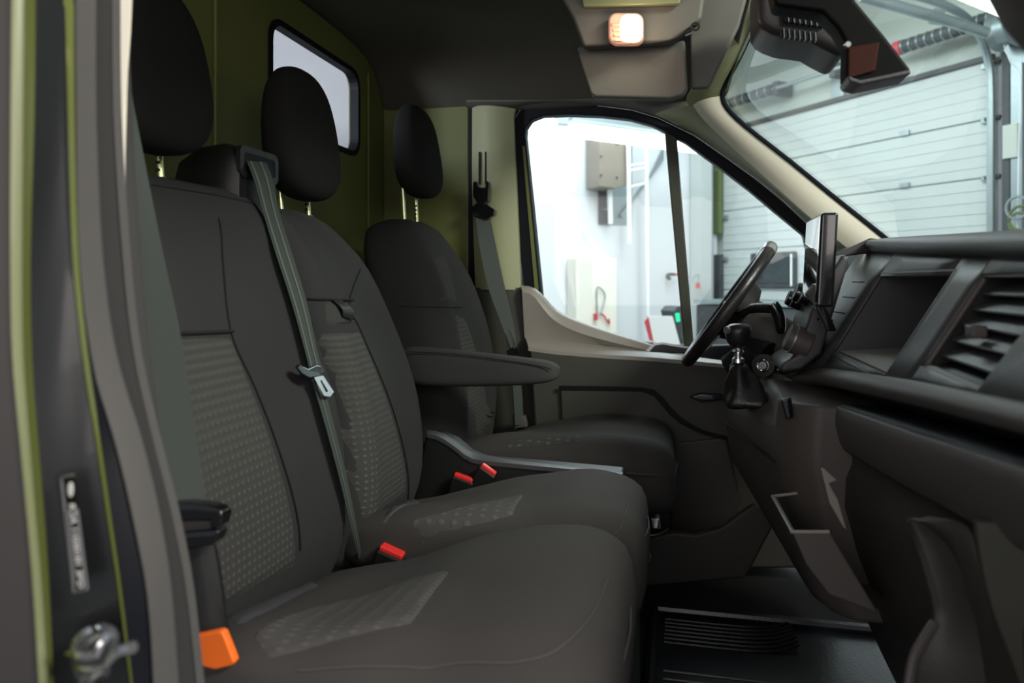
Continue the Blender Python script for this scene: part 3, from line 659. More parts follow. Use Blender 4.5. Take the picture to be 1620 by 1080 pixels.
buckle((719, 749), (749, 760), 1.775, 'belt buckle with straight red button beside the middle seat', 0.02)
buckle((762, 734), (785, 750), 1.775, 'belt buckle with tilted red button, nearer the front of the side console', 0.02)

# ================================================================== SEAT BELTS
# middle belt: from the reel down across the gap
def belt(name, A, B, parent, mat='belt', stripes=()):
    o = strip(name, A, B, mat, parent, bulge=0.0, n=44, m=5, bdir=(0.8, -0.6, 0), th=0.0014)
    A_ = resample(smooth_line(A), 40); B_ = resample(smooth_line(B), 40)
    for s_ in stripes:
        P_ = [a.lerp(b, s_)+Vector((0.0012, -0.0008, 0)) for a, b in zip(A_, B_)]
        Q_ = [a.lerp(b, s_+0.10)+Vector((0.0012, -0.0008, 0)) for a, b in zip(A_, B_)]
        strip('woven_stripe', P_, Q_, 'beltline', o, n=40, m=2, bdir=(0.8, -0.6, 0), th=0.0006)
    return o
mb = thing('middle_seat_belt', 'dark grey-green seat belt hanging from the bench reel across the backrest gap', 'seat belt', (-0.6, 1.33, -0.5))
def onbelt(px, py, off=0.022, flat=None):
    d = ray(px, py); t = 1.2
    for _ in range(60):
        z = d.z*t; x = interp(b1.t, z)[0]+off; t += 0.5*(x/d.x-t)
    return d*t
BL = [(390, 254, 1.26), (402, 285, 1.255), (416, 335, 1.29), (436, 400, 1.285), (462, 480, 1.285), (484, 560, 1.285), (491, 590, 1.285)]
BR = [(421, 256, 1.33), (432, 285, 1.325), (442, 335, 1.315), (462, 400, 1.31), (486, 480, 1.31), (503, 560, 1.31), (513, 590, 1.31)]
jb = lambda p: onbelt(p[0], p[1]) if p[1] > 330 else atY(*p)
belt('webbing', [jb(p) for p in BL], [jb(p) for p in BR], mb, stripes=(0.14, 0.62))
BL = [(493, 600, 1.285), (514, 670, 1.285), (538, 760, 1.285), (557, 840, 1.285), (568, 885, 1.285)]
BR = [(510, 600, 1.30), (528, 670, 1.30), (550, 760, 1.30), (566, 840, 1.30), (574, 885, 1.30)]
belt('webbing', [jb(p) for p in BL], [jb(p) for p in BR], mb, stripes=(0.35,))
tg = MB().prism([onbelt(*p, 0.032) for p in ((469, 580), (474, 576), (488, 583), (500, 577), (511, 578), (514, 590), (508, 597), (500, 597), (490, 599), (478, 592))], (-0.008, 0.006, 0)).build('tongue_grip', 'gloss', mb, bevel=0.003)
q = [onbelt(*p, 0.035) for p in ((497, 597), (510, 594), (527, 620), (522, 627), (513, 626))]
qi = [onbelt(*p, 0.035) for p in ((505, 602), (509, 601), (519, 618), (518, 621), (514, 620))]
ring_plate('tongue_plate', q, qi, (0, 0.003, 0), 'chrome', tg, smooth=False)
# driver belt on the far pillar
db = thing('driver_seat_belt', 'dark driver seat belt hanging from the far pillar anchor', 'seat belt', atY(790, 560, 2.44))
plate('height_adjuster', [(748, 288), (753, 286), (757, 296), (767, 297), (770, 286), (774, 288), (773, 318), (768, 322), (783, 332), (782, 340), (772, 346), (750, 343), (743, 336), (745, 328), (754, 320), (748, 310)], 2.42, 0.03, 'gloss', db, bevel=0.003)
belt('webbing', [atY(*p) for p in ((752, 342, 2.425), (760, 400, 2.40), (774, 460, 2.38), (796, 520, 2.36), (806, 556, 2.35))], [atY(*p) for p in ((775, 342, 2.445), (787, 400, 2.43), (800, 460, 2.41), (814, 520, 2.39), (818, 556, 2.38))], db, 'belt')
plate('tongue_grip', [(800, 556), (812, 548), (820, 550), (820, 560), (806, 566)], 2.34, 0.012, 'gloss', db, bevel=0.002)
plate('tongue_plate', [(804, 522), (808, 520), (818, 548), (813, 552)], 2.335, 0.004, 'chrome', db, smooth=False)
belt('webbing', [atY(*p) for p in ((806, 566, 2.35), (812, 620, 2.36), (815, 672, 2.37))], [atY(*p) for p in ((818, 566, 2.38), (826, 620, 2.39), (828, 672, 2.40))], db, 'belt')
plate('anchor_bolt_cover', [(810, 656), (830, 658), (834, 676), (812, 678)], 2.39, 0.03, 'dashB', db, bevel=0.004)
# near passenger belt, out of focus in front of the pillar
pb = thing('passenger_seat_belt', 'blurred grey passenger seat belt running down beside the near door pillar', 'seat belt', atY(330, 1090, 0.80))
belt('webbing', [atY(*p) for p in ((196, 100, 0.79), (200, 250, 0.785), (205, 400, 0.78), (222, 540, 0.775), (250, 680, 0.775), (275, 800, 0.775))], [atY(*p) for p in ((203, 120, 0.80), (226, 240, 0.80), (258, 400, 0.80), (284, 520, 0.80), (309, 680, 0.80), (326, 798, 0.80))], pb)
tb = MB()
rgs = []
for (a, b, c_) in (((276, 797), (276, 816), 0), ((300, 798), (300, 822), 0), ((325, 801), (325, 818), 0), ((347, 806), (349, 834), 0)):
    pass
plate('tongue_grip', [(262, 796), (296, 796), (330, 800), (348, 806), (352, 818), (348, 834), (334, 836), (330, 822), (300, 824), (268, 824)], 0.765, 0.022, 'gloss', pb, bevel=0.004)
plate('tongue_slot_bar', [(266, 824), (334, 822), (334, 842), (268, 844)], 0.775, 0.012, 'dashB', pb, bevel=0.003)
plate('tongue_lower_bar', [(262, 845), (345, 838), (344, 852), (336, 862), (300, 868), (266, 866)], 0.765, 0.022, 'gloss', pb, bevel=0.004)
strip('anchor_sleeve', [atY(*p) for p in ((270, 866, 0.785), (292, 930, 0.785), (310, 1000, 0.785), (330, 1090, 0.785))], [atY(*p) for p in ((338, 862, 0.80), (348, 920, 0.80), (358, 1000, 0.80), (374, 1090, 0.80))], 'black', pb, bulge=0.010, n=16, th=0.006)
plate('orange_tag', [(306, 1006), (345, 998), (352, 1000), (360, 1020), (371, 1048), (366, 1054), (340, 1060), (322, 1056), (311, 1044)], 0.765, 0.012, 'orange', pb, bevel=0.003)

# ================================================================== NEAR DOOR OPENING (left foreground)
jm = sempty('trim_6', (-0.45, 0.55, -0.6), 'glossy black rear jamb of the open passenger door, edged in olive green', 'trim')
def band(name, L, R, yl, yr, mat, bulge=0.0, th=0.01, m=6):
    return strip(name, [atY(a, b, yl) for a, b in L], [atY(a, b, yr) for a, b in R], mat, jm, bulge=bulge, n=34, m=m, th=0.0015)
ys = (-30, 180, 400, 560, 700, 820, 940, 1110)
def ln(xs): return list(zip(xs, ys))
l0 = ln((-160, -160, -160, -160, -160, -160, -160, -160))
l1 = ln((18, 16, 16, 20, 34, 46, 56, 66))
l2 = ln((38, 36, 34, 36, 46, 56, 66, 76))
l3 = ln((54, 52, 46, 48, 58, 68, 76, 84))
l4 = ln((100, 105, 112, 128, 150, 168, 186, 208))
l5 = ln((115, 116, 122, 137, 158, 175, 192, 212))
l6 = ln((118, 119, 124, 144, 184, 212, 236, 246))
l7 = ln((152, 152, 162, 184, 226, 254, 272, 284))
l8 = ln((180, 182, 196, 214, 246, 276, 298, 316))
band('outer_panel', l0, l1, 0.46, 0.485, 'outer')
band('pale_edge', l1, l2, 0.485, 0.49, 'paintP', bulge=0.004)
band('green_edge', l2, l3, 0.49, 0.515, 'paintG', bulge=0.004)
band('black_jamb', l3, l4, 0.52, 0.55, 'paintK', bulge=-0.004)
band('green_flange', l4, l5, 0.55, 0.56, 'paintG', bulge=0.003)
band('jamb_shadow_gap', l5, l6, 0.56, 0.575, 'frameK')
band('rubber_seal', l6, l7, 0.575, 0.60, 'rubber', bulge=0.014, th=0.016)
band('seal_lip', l7, l8, 0.60, 0.64, 'rubberD', bulge=0.006)
band('inner_seal_bead', [(a-2, b) for a, b in l8], [(a+9, b) for a, b in l8], 0.635, 0.645, 'rubber', bulge=0.004)
tr = sempty('trim_7', atY(200, 400, 0.68), 'cream strip of pillar trim showing beyond the near door seal', 'trim')
strip('trim_edge', [atY(*p, 0.655) for p in ((184, -30), (183, 60), (183, 180), (185, 300), (189, 390))], [atY(*p, 0.66) for p in ((208, -30), (204, 60), (200, 110), (198, 180), (196, 280), (203, 390))], 'cream', tr, n=16, th=0.002)
strip('pillar_cover', [atY(*p, 0.70) for p in ((186, 0), (186, 300), (200, 560), (240, 800), (290, 1100))], [atY(*p, 0.72) for p in ((200, 0), (214, 300), (236, 560), (270, 800), (310, 1100))], 'rubberD', tr, n=16, th=0.002)
# striker
st = thing('door_striker', 'bright steel door striker bolted low on the black jamb', 'door striker', atY(155, 1080, 0.53))
plate('striker_plate', [(112, 1015), (120, 1003), (150, 990), (168, 996), (178, 1010), (176, 1040), (160, 1080), (118, 1080), (108, 1050)], 0.515, 0.01, 'gdark', st, bevel=0.003)
MB().tube(smooth_line([atY(*p) for p in ((116, 1036, 0.508), (122, 1012, 0.49), (140, 998, 0.485), (152, 996, 0.49))]), 0.0030, 8).build('striker_loop', 'chrome', st)
MB().tube(smooth_line([atY(*p) for p in ((170, 1004, 0.49), (160, 1020, 0.485), (150, 1036, 0.485), (128, 1036, 0.49), (110, 1034, 0.50))]), 0.0036, 8).build('striker_loop', 'chrome', st)
MB().tube(smooth_line([atY(*p) for p in ((120, 1054, 0.50), (150, 1058, 0.49), (172, 1048, 0.485), (190, 1030, 0.48), (210, 1024, 0.475))]), [0.003]*8+[0.0045]*9, 8).build('striker_catch', 'chrome', st)
for (a, b) in ((140, 1016), (144, 1074)):
    c = atY(a, b, 0.508)
    MB().tube([c+Vector((0, 0.006, 0)), c+Vector((0, -0.005, 0))], [0.0075, 0.0065], 12).build('bolt', 'steel', st)
    MB().tube([c+Vector((0, -0.002, 0)), c+Vector((0, -0.0058, 0))], 0.003, 6).build('bolt_socket', 'gdark', st)
# label on jamb
lb = thing('jamb_label', 'narrow black warning label with grey border and white print on the black jamb', 'label', atY(120, 938, 0.515))
def lp(u, v, y=0.5205):   # u across 0..1, v down 0..1
    a = (97+u*19+v*20, 755-u*4+v*181); return atY(a[0], a[1], y)
MB().prism([lp(0, 0), lp(1, 0), lp(1.15, 1), lp(0.05, 1)], (0, 0.001, 0)).build('label_film', 'labelK', lb, smooth=False)
bd = MB()
def seg(u0, v0, u1, v1, w=0.0011): 
    bd.tube([lp(u0, v0, 0.5195), lp(u1, v1, 0.5195)], w, 5)
for s_ in ((0, 0, 0, 1), (0, 0, 1, 0), (1, 0.30, 1.1, 1), (0, 1, 1.1, 1), (0.12, 0.30, 1, 0.30), (0.24, 0.3, 0.1, 0.95)): seg(*s_)
bd.build('border', 'labelG', lb)
c = lp(0.62, 0.12, 0.5192); el = [c+Vector((0.0024*math.cos(t), 0, 0.0062*math.sin(t))) for t in [2*PI*k/16 for k in range(16)]]
MB().prism(el, (0, 0.0008, 0)).build('white_spot', 'label', lb, smooth=False)
cu = bpy.data.curves.new('code_text', 'FONT'); cu.body = 'RDA 11030181 3BD'; cu.size = 0.0085; cu.align_x = 'CENTER'; cu.align_y = 'CENTER'; cu.offset = 0.0003
to = bpy.data.objects.new('code_text', cu); COL.objects.link(to)
p0, p1 = lp(0.60, 0.40, 0.5190), lp(0.60, 0.82, 0.5190); pc = (p0+p1)/2; dd = (p1-p0).normalized()
zax = Vector((0, -1, 0)); yax = zax.cross(dd); to.rotation_euler = Matrix((dd, yax, zax)).transposed().to_euler()
cu.materials.append(MT['label']); rot = to.rotation_euler.to_matrix()
bpy.context.view_layer.update(); me_ = bpy.data.meshes.new_from_object(to.evaluated_get(bpy.context.evaluated_depsgraph_get()))
vs_ = [rot@v.co+pc for v in me_.vertices]; fs_ = [tuple(p.vertices) for p in me_.polygons]
bpy.data.objects.remove(to); mk('code_print', vs_, fs_, 'label', lb, smooth=False)

# ================================================================== DASHBOARD
dash = thing('dashboard', 'charcoal dashboard filling the lower right with open tray and air vent', 'dashboard', (0.45, 1.3, -0.6))
def keyed(pts):
    """pts: (px, py, x) -> table (y, x, z)"""
    t = []
    for a, b, x in pts: p = atX(a, b, x); t.append((p.y, p.x, p.z))
    return sorted(t)
def line(tab, y):
    tab = sorted(tab)
    if y < tab[0][0]:
        a, b = tab[0], tab[1]
    elif y > tab[-1][0]:
        a, b = tab[-2], tab[-1]
    else:
        for a, b in zip(tab, tab[1:]):
            if a[0] <= y <= b[0]: break
    t = (y-a[0])/(b[0]-a[0]); t = max(-1.2, min(1.6, t))
    return Vector((lerp(a[1], b[1], t), y, lerp(a[2], b[2], t)))
K1 = keyed([(1382, 376, .45), (1450, 370, .45), (1540, 366, .44), (1640, 362, .43)])
K2 = keyed([(1384, 388, .435), (1450, 394, .43), (1540, 392, .42), (1640, 390, .41)])
K3 = keyed([(1392, 398, .455), (1450, 400, .45), (1540, 404, .44), (1640, 408, .43)])
K4 = keyed([(1246, 592, .27), (1300, 582, .31), (1450, 604, .33), (1640, 644, .32)])
K5 = keyed([(1240, 600, .262), (1300, 590, .295), (1450, 618, .31), (1640, 662, .30)])
K5b = keyed([(1238, 606, .262), (1300, 598, .293), (1450, 628, .308), (1640, 674, .298)])
K6 = keyed([(1242, 611, .275), (1300, 606, .305), (1450, 638, .32), (1640, 686, .31)])
K7 = keyed([(1250, 632, .262), (1300, 632, .295), (1450, 680, .315), (1640, 740, .30)])
K7b = keyed([(1252, 650, .260), (1300, 660, .290), (1450, 735, .31), (1640, 800, .295)])
K8 = keyed([(1256, 664, .268), (1330, 708, .31), (1440, 775, .335), (1560, 838, .335)])
LO = dash
def surf(name, lines, ys_, mat, parent, th=0.006, sub=0):
    rows = [[line(K, y) for y in ys_] for K in lines]
    return MB().loft(rows, closed=False).build(name, mat, parent, solid=-th, sub=sub)
def lin(y0, y1, n): return [lerp(y0, y1, i/(n-1)) for i in range(n)]
# top pad
Kb = [(0.5, 0.86, 0.02), (2.4, 0.86, 0.04)]
Km = [(0.5, 0.60, 0.050), (2.4, 0.60, 0.085)]
YA, YB = 0.64, 1.90
surf('top_pad', [Kb, Km, K1, K2, K3], lin(YA, 1.88, 14), 'dashT', dash, th=0.008, sub=1)
MB().prism([atY(*p, 1.88) for p in ((1320, 405), (1330, 398), (1378, 376), (1400, 380), (1400, 398), (1345, 404), (1322, 410))], (0, 0.02, 0)).build('pad_corner', 'dashT', dash, bevel=0.004)
MB().box((0.66, 2.15, 0.06), (0.40, 0.5, 0.08)).build('driver_side_pad', 'dashT', dash, bevel=0.03)
# face with two openings: tray (1.26..1.70) and vent (0.88..1.13)
T0, T1, V0, V1 = 1.25, 1.66, 0.885, 1.13
def zfrac(y, z):
    a, b = line(K3, y), line(K4, y); return (a.z-z)/(a.z-b.z)
def fp(y, z, off=0.0):
    a, b = line(K3, y), line(K4, y); t = (a.z-z)/(a.z-b.z); p = a.lerp(b, t); p.x += off; return p
ZT, ZBt, ZBv = 0.008, -0.150, -0.122
fb = MB()
def quadgrid(y0, y1, top, botf, ny=5, nz=5):
    rows = []
    for i in range(nz):
        r = []
        for j in range(ny):
            y = lerp(y0, y1, j/(ny-1)); zt = top(y); zb_ = botf(y); r.append(fp(y, lerp(zt, zb_, i/(nz-1))))
        rows.append(r)
    fb.loft(rows, closed=False)
tz = lambda y: line(K3, y).z
bz = lambda y: line(K4, y).z
quadgrid(YA, V0, tz, bz); quadgrid(V1, T0, tz, bz); quadgrid(T1, 1.98, tz, bz)
quadgrid(V0, V1, tz, lambda y: ZT, nz=3); quadgrid(V0, V1, lambda y: ZBv, bz, nz=3)
quadgrid(T0, T1, tz, lambda y: ZT, nz=3); quadgrid(T0, T1, lambda y: ZBt, bz, nz=3)
fb.build('face_panel', 'dash', dash, solid=-0.006)
# storage tray box
tb = MB()
A_, B_, C_, D_ = fp(T0, ZT), fp(T1, ZT), fp(T1, ZBt), fp(T0, ZBt)
dv = Vector((0.13, 0, 0.0)); E_, F_, G_, H_ = [p+dv for p in (A_, B_, C_, D_)]
G_ = C_+Vector((0.17, 0, 0.012)); H_ = D_+Vector((0.17, 0, 0.012))
tb.add([A_, B_, C_, D_, E_, F_, G_, H_], [(0, 1, 5, 4), (1, 2, 6, 5), (3, 7, 6, 2), (0, 4, 7, 3), (4, 5, 6, 7)])
tray = tb.build('storage_tray', 'dash', dash, smooth=False, solid=-0.004)
fl = MB().add([C_+Vector((0.004, -0.01, 0.004)), D_+Vector((0.004, 0.01, 0.004)), H_+Vector((0, 0.01, 0.004)), G_+Vector((0, -0.01, 0.004))], [(0, 1, 2, 3)]).build('tray_lit_floor', 'sill', tray, smooth=False, solid=0.003)  # paler sheet puts the light on the tray floor into the colour
rim = [fp(T0-0.008, ZT+0.008, -0.003), fp(T1+0.008, ZT+0.008, -0.003), fp(T1+0.008, ZBt-0.008, -0.003), fp(T0-0.008, ZBt-0.008, -0.003)]
MB().tube([rim[0], rim[1], rim[2], rim[3], rim[0]], 0.004, 6).build('tray_rim', 'dashT', tray)
# air vent at the passenger end
vt = MB()
A_, B_, C_, D_ = fp(V0, ZT), fp(V1, ZT), fp(V1, ZBv), fp(V0, ZBv); dv = Vector((0.07, 0, 0.02)); E_, F_, G_, H_ = [p+dv for p in (A_, B_, C_, D_)]
vt.add([A_, B_, C_, D_, E_, F_, G_, H_], [(0, 1, 5, 4), (1, 2, 6, 5), (3, 7, 6, 2), (0, 4, 7, 3), (4, 5, 6, 7)])
vent = vt.build('air_vent', 'black', dash, smooth=False, solid=-0.003)
orr = [fp(V0-0.018, ZT+0.016, -0.004), fp(V1+0.014, ZT+0.016, -0.004), fp(V1+0.014, ZBv-0.014, -0.004), fp(V0-0.018, ZBv-0.014, -0.004)]
irr = [fp(V0+0.004, ZT-0.004, -0.004), fp(V1-0.004, ZT-0.004, -0.004), fp(V1-0.004, ZBv+0.004, -0.004), fp(V0+0.004, ZBv+0.004, -0.004)]
ring_plate('vent_bezel', orr, irr, (0.012, 0, 0.003), 'dashB', vent, smooth=True, bevel=0.004)
for k in range(5):
    z = lerp(ZT-0.024, ZBv+0.020, k/4)
    a, b = fp(V0+0.004, z, 0.008), fp(V1-0.004, z, 0.008); sv = Vector((0.034, 0, 0.016))
    MB().prism([a, b, b+sv, a+sv], (0, 0, -0.0035)).build('slat', 'dash', vent, smooth=False, bevel=0.001)
zc = lerp(ZT-0.024, ZBv+0.020, 0.55); c = fp((V0+V1)/2+0.02, zc, -0.002)
MB().box(c, (0.02, 0.022, 0.016)).build('vent_lever', 'dashB', vent, bevel=0.003)
# small centre vent and bezel at the stack end
MB().prism([fp(1.74, 0.02, -0.004), fp(1.86, 0.02, -0.004), fp(1.86, -0.14, -0.004), fp(1.74, -0.14, -0.004)], (0.01, 0, 0)).build('centre_vent', 'gloss', dash, smooth=False, bevel=0.003)
for k in range(4):
    z = -0.0-0.035*k; MB().prism([fp(1.75, z, -0.010), fp(1.85, z, -0.010), fp(1.85, z-0.006, -0.004), fp(1.75, z-0.006, -0.004)], (0.004, 0, 0)).build('centre_vent_slat', 'dashB', dash, smooth=False)
MB().prism([atY(*p, 1.86) for p in ((1318, 404), (1342, 406), (1340, 416), (1316, 416))], (0, 0.05, 0)).build('chrome_strip', 'silver', dash, bevel=0.002)
MB().prism([atX(*p, 0.425) for p in ((1588, 402), (1612, 400), (1640, 404), (1640, 414), (1588, 412))], (0.01, 0, 0)).build('badge_button', 'silver', dash, bevel=0.003)
# padded strip, groove, roll
surf('soft_strip', [K4, K5, K5b, K6], lin(YA, 1.96, 12), 'dashB', dash, sub=1)
surf('groove', [K6, keyed([(1250, 622, .32), (1300, 618, .365), (1450, 655, .385), (1640, 708, .375)]), K7], lin(YA, 1.94, 12), 'frameK', dash)
surf('glove_roll', [K7, K7b, K8], lin(YA, 1.92, 12), 'dashB', dash, sub=1)
K9 = keyed([(1262, 670, .28), (1335, 712, .325), (1440, 780, .352), (1560, 842, .352)])
K10 = keyed([(1290, 760, .275), (1350, 800, .30), (1450, 880, .325), (1600, 960, .33)])
K11 = [(0.6, 0.37, -0.52), (1.2, 0.36, -0.58), (1.9, 0.38, -0.66)]
K12 = [(0.6, 0.46, -0.90), (1.2, 0.46, -0.90), (1.9, 0.48, -0.90)]
surf('lower_panel', [K8, K9, K10, K11, K12], lin(YA, 1.88, 14), 'lower', dash, sub=1)
cap_ = [line(K, YA) for K in (Kb, Km, K1, K2, K3, K4, K5, K6, K7, K7b, K8, K9, K10, K11, K12)]+[Vector((0.86, YA, -0.90))]
MB().prism(cap_, (0, -0.006, 0)).build('end_cap', 'lower', dash, smooth=False)
# lower kick shapes at the passenger end: curved trim edge and recess
MB().tube(smooth_line([atY(*p) for p in ((1478, 985, 0.98), (1462, 1010, 0.97), (1446, 1040, 0.96), (1438, 1080, 0.95), (1436, 1110, 0.95))]), 0.006, 8).build('kick_edge', 'dashB', dash)
strip('kick_recess', [atY(*p) for p in ((1436, 826, 1.02), (1452, 870, 1.0), (1470, 930, 0.985), (1478, 985, 0.98), (1440, 1060, 0.97), (1438, 1110, 0.97))], [atY(*p) for p in ((1470, 836, 1.0), (1505, 870, 0.97), (1530, 930, 0.95), (1550, 985, 0.94), (1580, 1060, 0.93), (1600, 1110, 0.93))], 'lower', dash, bulge=-0.015, n=16, th=0.01)
strip('kick_arch', [atY(*p) for p in ((1446, 822, 1.0), (1486, 842, 0.98), (1516, 880, 0.955), (1540, 960, 0.93), (1575, 1050, 0.92), (1590, 1110, 0.92))], [atY(*p) for p in ((1470, 820, 0.99), (1530, 832, 0.95), (1546, 880, 0.93), (1565, 960, 0.90), (1600, 1050, 0.89), (1620, 1110, 0.89))], 'lower', dash, bulge=0.008, n=20, th=0.01)
strip('end_panel', [atY(*p, 0.84) for p in ((1545, 826), (1552, 880), (1570, 960), (1604, 1050), (1624, 1110))], [atY(*p, 0.76) for p in ((1800, 840), (1800, 880), (1800, 960), (1800, 1050), (1800, 1110))], 'sillD', dash, bulge=0.0, n=16, th=0.01)
# glovebox latch
plate('glovebox_latch', [(1299, 742), (1304, 741), (1325, 760), (1312, 765), (1326, 790), (1340, 838), (1334, 834), (1312, 795)], 1.28, 0.008, 'sill', dash, bevel=0.002)
# door pocket style bin
R1, R2, R3, R4 = atY(1222, 785, 1.50), atY(1253, 841, 1.24), atY(1312, 841, 1.24), atY(1268, 779, 1.50)
bn = MB(); Q1, Q2, Q3 = atY(1300, 915, 1.48), atY(1312, 940, 1.24), atY(1386, 968, 1.24); Q4 = atY(1400, 930, 1.5)
m2 = atY(1276, 893, 1.24); m1 = atY(1246, 850, 1.50); 
bn.add([R1, R2, R3, R4, Q1, Q2, Q3, Q4, m1, m2], [(0, 1, 9, 8), (8, 9, 5, 4), (1, 2, 6, 5, 9), (4, 5, 6, 7)])
bin_ = bn.build('storage_bin', 'dashB', dash, smooth=False, solid=0.006, bevel=0.002)
MB().tube([R4, R1, R2, R3], 0.003, 8).build('bin_rim', 'sill', bin_)
# centre console tower
def sect(z, ax, bx): return [Vector((ax, 1.97, z)), Vector((bx-0.012, 1.56, z)), Vector((bx+0.01, 1.50, z)), Vector((bx+0.05, 1.47, z)), Vector((0.52, 1.47, z)), Vector((0.52, 1.97, z))]
def zat(py, px, y): return atY(px, py, y).z
rg = []
for (py, pa, pb_) in ((612, 1215, 1248), (640, 1165, 1244), (665, 1150, 1242), (690, 1147, 1245), (760, 1156, 1256), (820, 1190, 1272), (862, 1228, 1292), (880, 1262, 1310)):
    A_ = atY(pa, py, 1.97); B_ = atY(pb_, py, 1.50); rg.append(sect((A_.z*0.5+B_.z*0.5), A_.x, B_.x))
zs = [-0.235, -0.29, -0.335, -0.37, -0.46, -0.55, -0.61, -0.64]
for r, z in zip(rg, zs):
    for p in r: p.z = z
MB().loft(rg).build('centre_tower', 'dashB', dash, smooth=True, bevel=0.01)
MB().tube([rg[3][0]+Vector((-0.003, 0, 0.004)), rg[3][1]+Vector((-0.003, 0, 0.004))], 0.0028, 6).build('tower_seam', 'seam', dash)
plate('tower_clip', [(1236, 632), (1252, 628), (1256, 660), (1244, 664)], 1.49, 0.012, 'gloss', dash, bevel=0.003)

def knob(px, py, y, r, ln_, par, mat='gloss', ring='silver'):
    c = atY(px, py, y); ax = Vector((-0.92, 0.0, 0.38)).normalized()
    k = MB().tube([c+ax*-0.02, c+ax*(ln_*0.55), c+ax*ln_], [r*1.05, r, r*0.9], 20).build('control_knob', mat, par, bevel=0.002)
    MB().tube([c+ax*(ln_*0.50), c+ax*(ln_*0.62)], r*1.08, 20).build('knob_ring', ring, k)
    return k
knob(1278, 468, 1.78, 0.024, 0.030, dash)
knob(1262, 476, 1.86, 0.020, 0.026, dash)
knob(1266, 540, 1.72, 0.032, 0.030, dash, 'dashB')
knob(1302, 420+85, 1.70, 0.007, 0.012, dash)
MB().prism([atY(*p, 1.70) for p in ((1290, 470), (1335, 400), (1345, 410), (1300, 560), (1268, 585), (1236, 590), (1236, 575), (1262, 560))], (0, 0.20, 0)).build('stack_panel', 'dash', dash, smooth=True, bevel=0.008)

# ---- infotainment screen
sc_ = thing('dash_screen', 'tall slim display standing on the centre of the dash, seen nearly edge-on', 'screen', (0.29, 1.6, -0.05))
s0, s1 = atY(1299, 336, 1.50), atY(1291, 486, 1.50)
far0, far1 = atY(1276, 349, 1.71), atY(1270, 470, 1.71)
body = [s0, far0, far1, s1]
MB().prism(body, (0.032, 0, 0)).build('screen_body', 'gloss', sc_, smooth=True, bevel=0.006, seg=3)
g_ = [p+Vector((-0.0012, 0, 0)) for p in (s0+Vector((0, 0.006, -0.008)), far0+Vector((0, -0.004, -0.006)), far1+Vector((0, -0.004, 0.006)), s1+Vector((0, 0.006, 0.008)))]
MB().prism(g_, (0.001, 0, 0)).build('screen_glass', 'screen', sc_, smooth=False)
MB().prism([s1+Vector((0.004, 0.06, 0.01)), far1+Vector((0.004, -0.02, 0.01)), far1+Vector((0.03, -0.02, -0.05)), s1+Vector((0.03, 0.06, -0.05))], (0.02, 0, 0)).build('screen_stand', 'gloss', sc_, bevel=0.004)

# ================================================================== STEERING WHEEL AND COLUMN
sw = thing('steering_wheel', 'black leather steering wheel seen edge-on in front of the far window', 'steering wheel', (0.15, 2.15, -0.28))
wt, wb = atY(1218, 392, 2.15), atY(1088, 570, 2.15)
wc = (wt+wb)/2; up_ = (wt-wb).normalized(); R_ = (wt-wb).length/2
ya = wc.normalized(); ya = (ya-up_*ya.dot(up_)).normalized(); ya = (ya+up_.cross(ya)*0.03).normalized(); nrm = ya.cross(up_).normalized()
if nrm.x > 0: nrm = -nrm
MB().torus(wc, up_, ya, R_, 0.0175, 64, 14).build('rim', 'leather', sw)
MB().torus(wc, up_, ya, R_, 0.0192, 14, 14, -0.5, 0.5).build('rim_cap', 'silver', sw)
MB().torus(wc+nrm*0.004, up_, ya, R_-0.006, 0.0135, 10, 10, 1.1, 1.5).build('rim_grip', 'leather', sw)
# dished hub and spokes
hr = []
for (d, r) in ((-0.045, 0.05), (-0.03, 0.085), (0.0, 0.098), (0.018, 0.088), (0.028, 0.05), (0.030, 0.01)):
    hr.append([wc+nrm*(d-0.02)+(up_*math.cos(t)+ya*math.sin(t))*r for t in [2*PI*k/24 for k in range(24)]])
MB().loft(hr).build('airbag_hub', 'black', sw)
for ang in (PI/2, -PI/2, PI+0.35, PI-0.35):
    d = up_*math.cos(ang)+ya*math.sin(ang)
    MB().tube([wc-nrm*0.015+d*0.07, wc-nrm*0.012+d*0.13, wc+d*(R_-0.005)], [0.020, 0.015, 0.014], 10).build('spoke', 'black' if abs(ang) < 2 else 'silver', sw)
bt = wc+nrm*0.004+up_*0.03-ya*0.16
MB().box(bt, (0.012, 0.02, 0.012)).build('red_button', 'redg', sw, bevel=0.002)
cl = thing('steering_column', 'dark steering column shroud with stalks behind the wheel', 'steering column', atY(1200, 600, 2.15))
ax_ = -nrm; r_ = []
for (d, a, b) in ((0.03, 0.05, 0.06), (0.05, 0.062, 0.075), (0.12, 0.066, 0.085), (0.20, 0.066, 0.09), (0.30, 0.06, 0.085)):
    cc = wc+ax_*d+Vector((0, 0, -0.005)); r_.append([cc+up_*(a*math.copysign(abs(math.cos(t))**0.7, math.cos(t)))+ya*(b*math.copysign(abs(math.sin(t))**0.7, math.sin(t))) for t in [2*PI*k/24 for k in range(24)]])
MB().loft(r_).build('column_shroud', 'lower', cl)
c = atY(1212, 492, 2.02)
MB().tube(smooth_line([atY(1170, 500, 2.06), atY(1190, 488, 2.0), atY(1226, 488, 1.95)]), [0.010]*4+[0.013]*5, 10).build('stalk', 'black', cl)
MB().tube(smooth_line([atY(1222, 480, 1.95), atY(1232, 500, 1.95), atY(1236, 528, 1.95)]), [0.014, 0.015, 0.016, 0.016, 0.016, 0.015, 0.014, 0.012, 0.008], 10).build('stalk', 'gloss', cl)
MB().tube([atY(1150, 580, 2.1), atY(1190, 560, 2.08), atY(1215, 570, 2.05)], [0.03, 0.05, 0.05], 14).build('lower_shroud', 'black', cl)
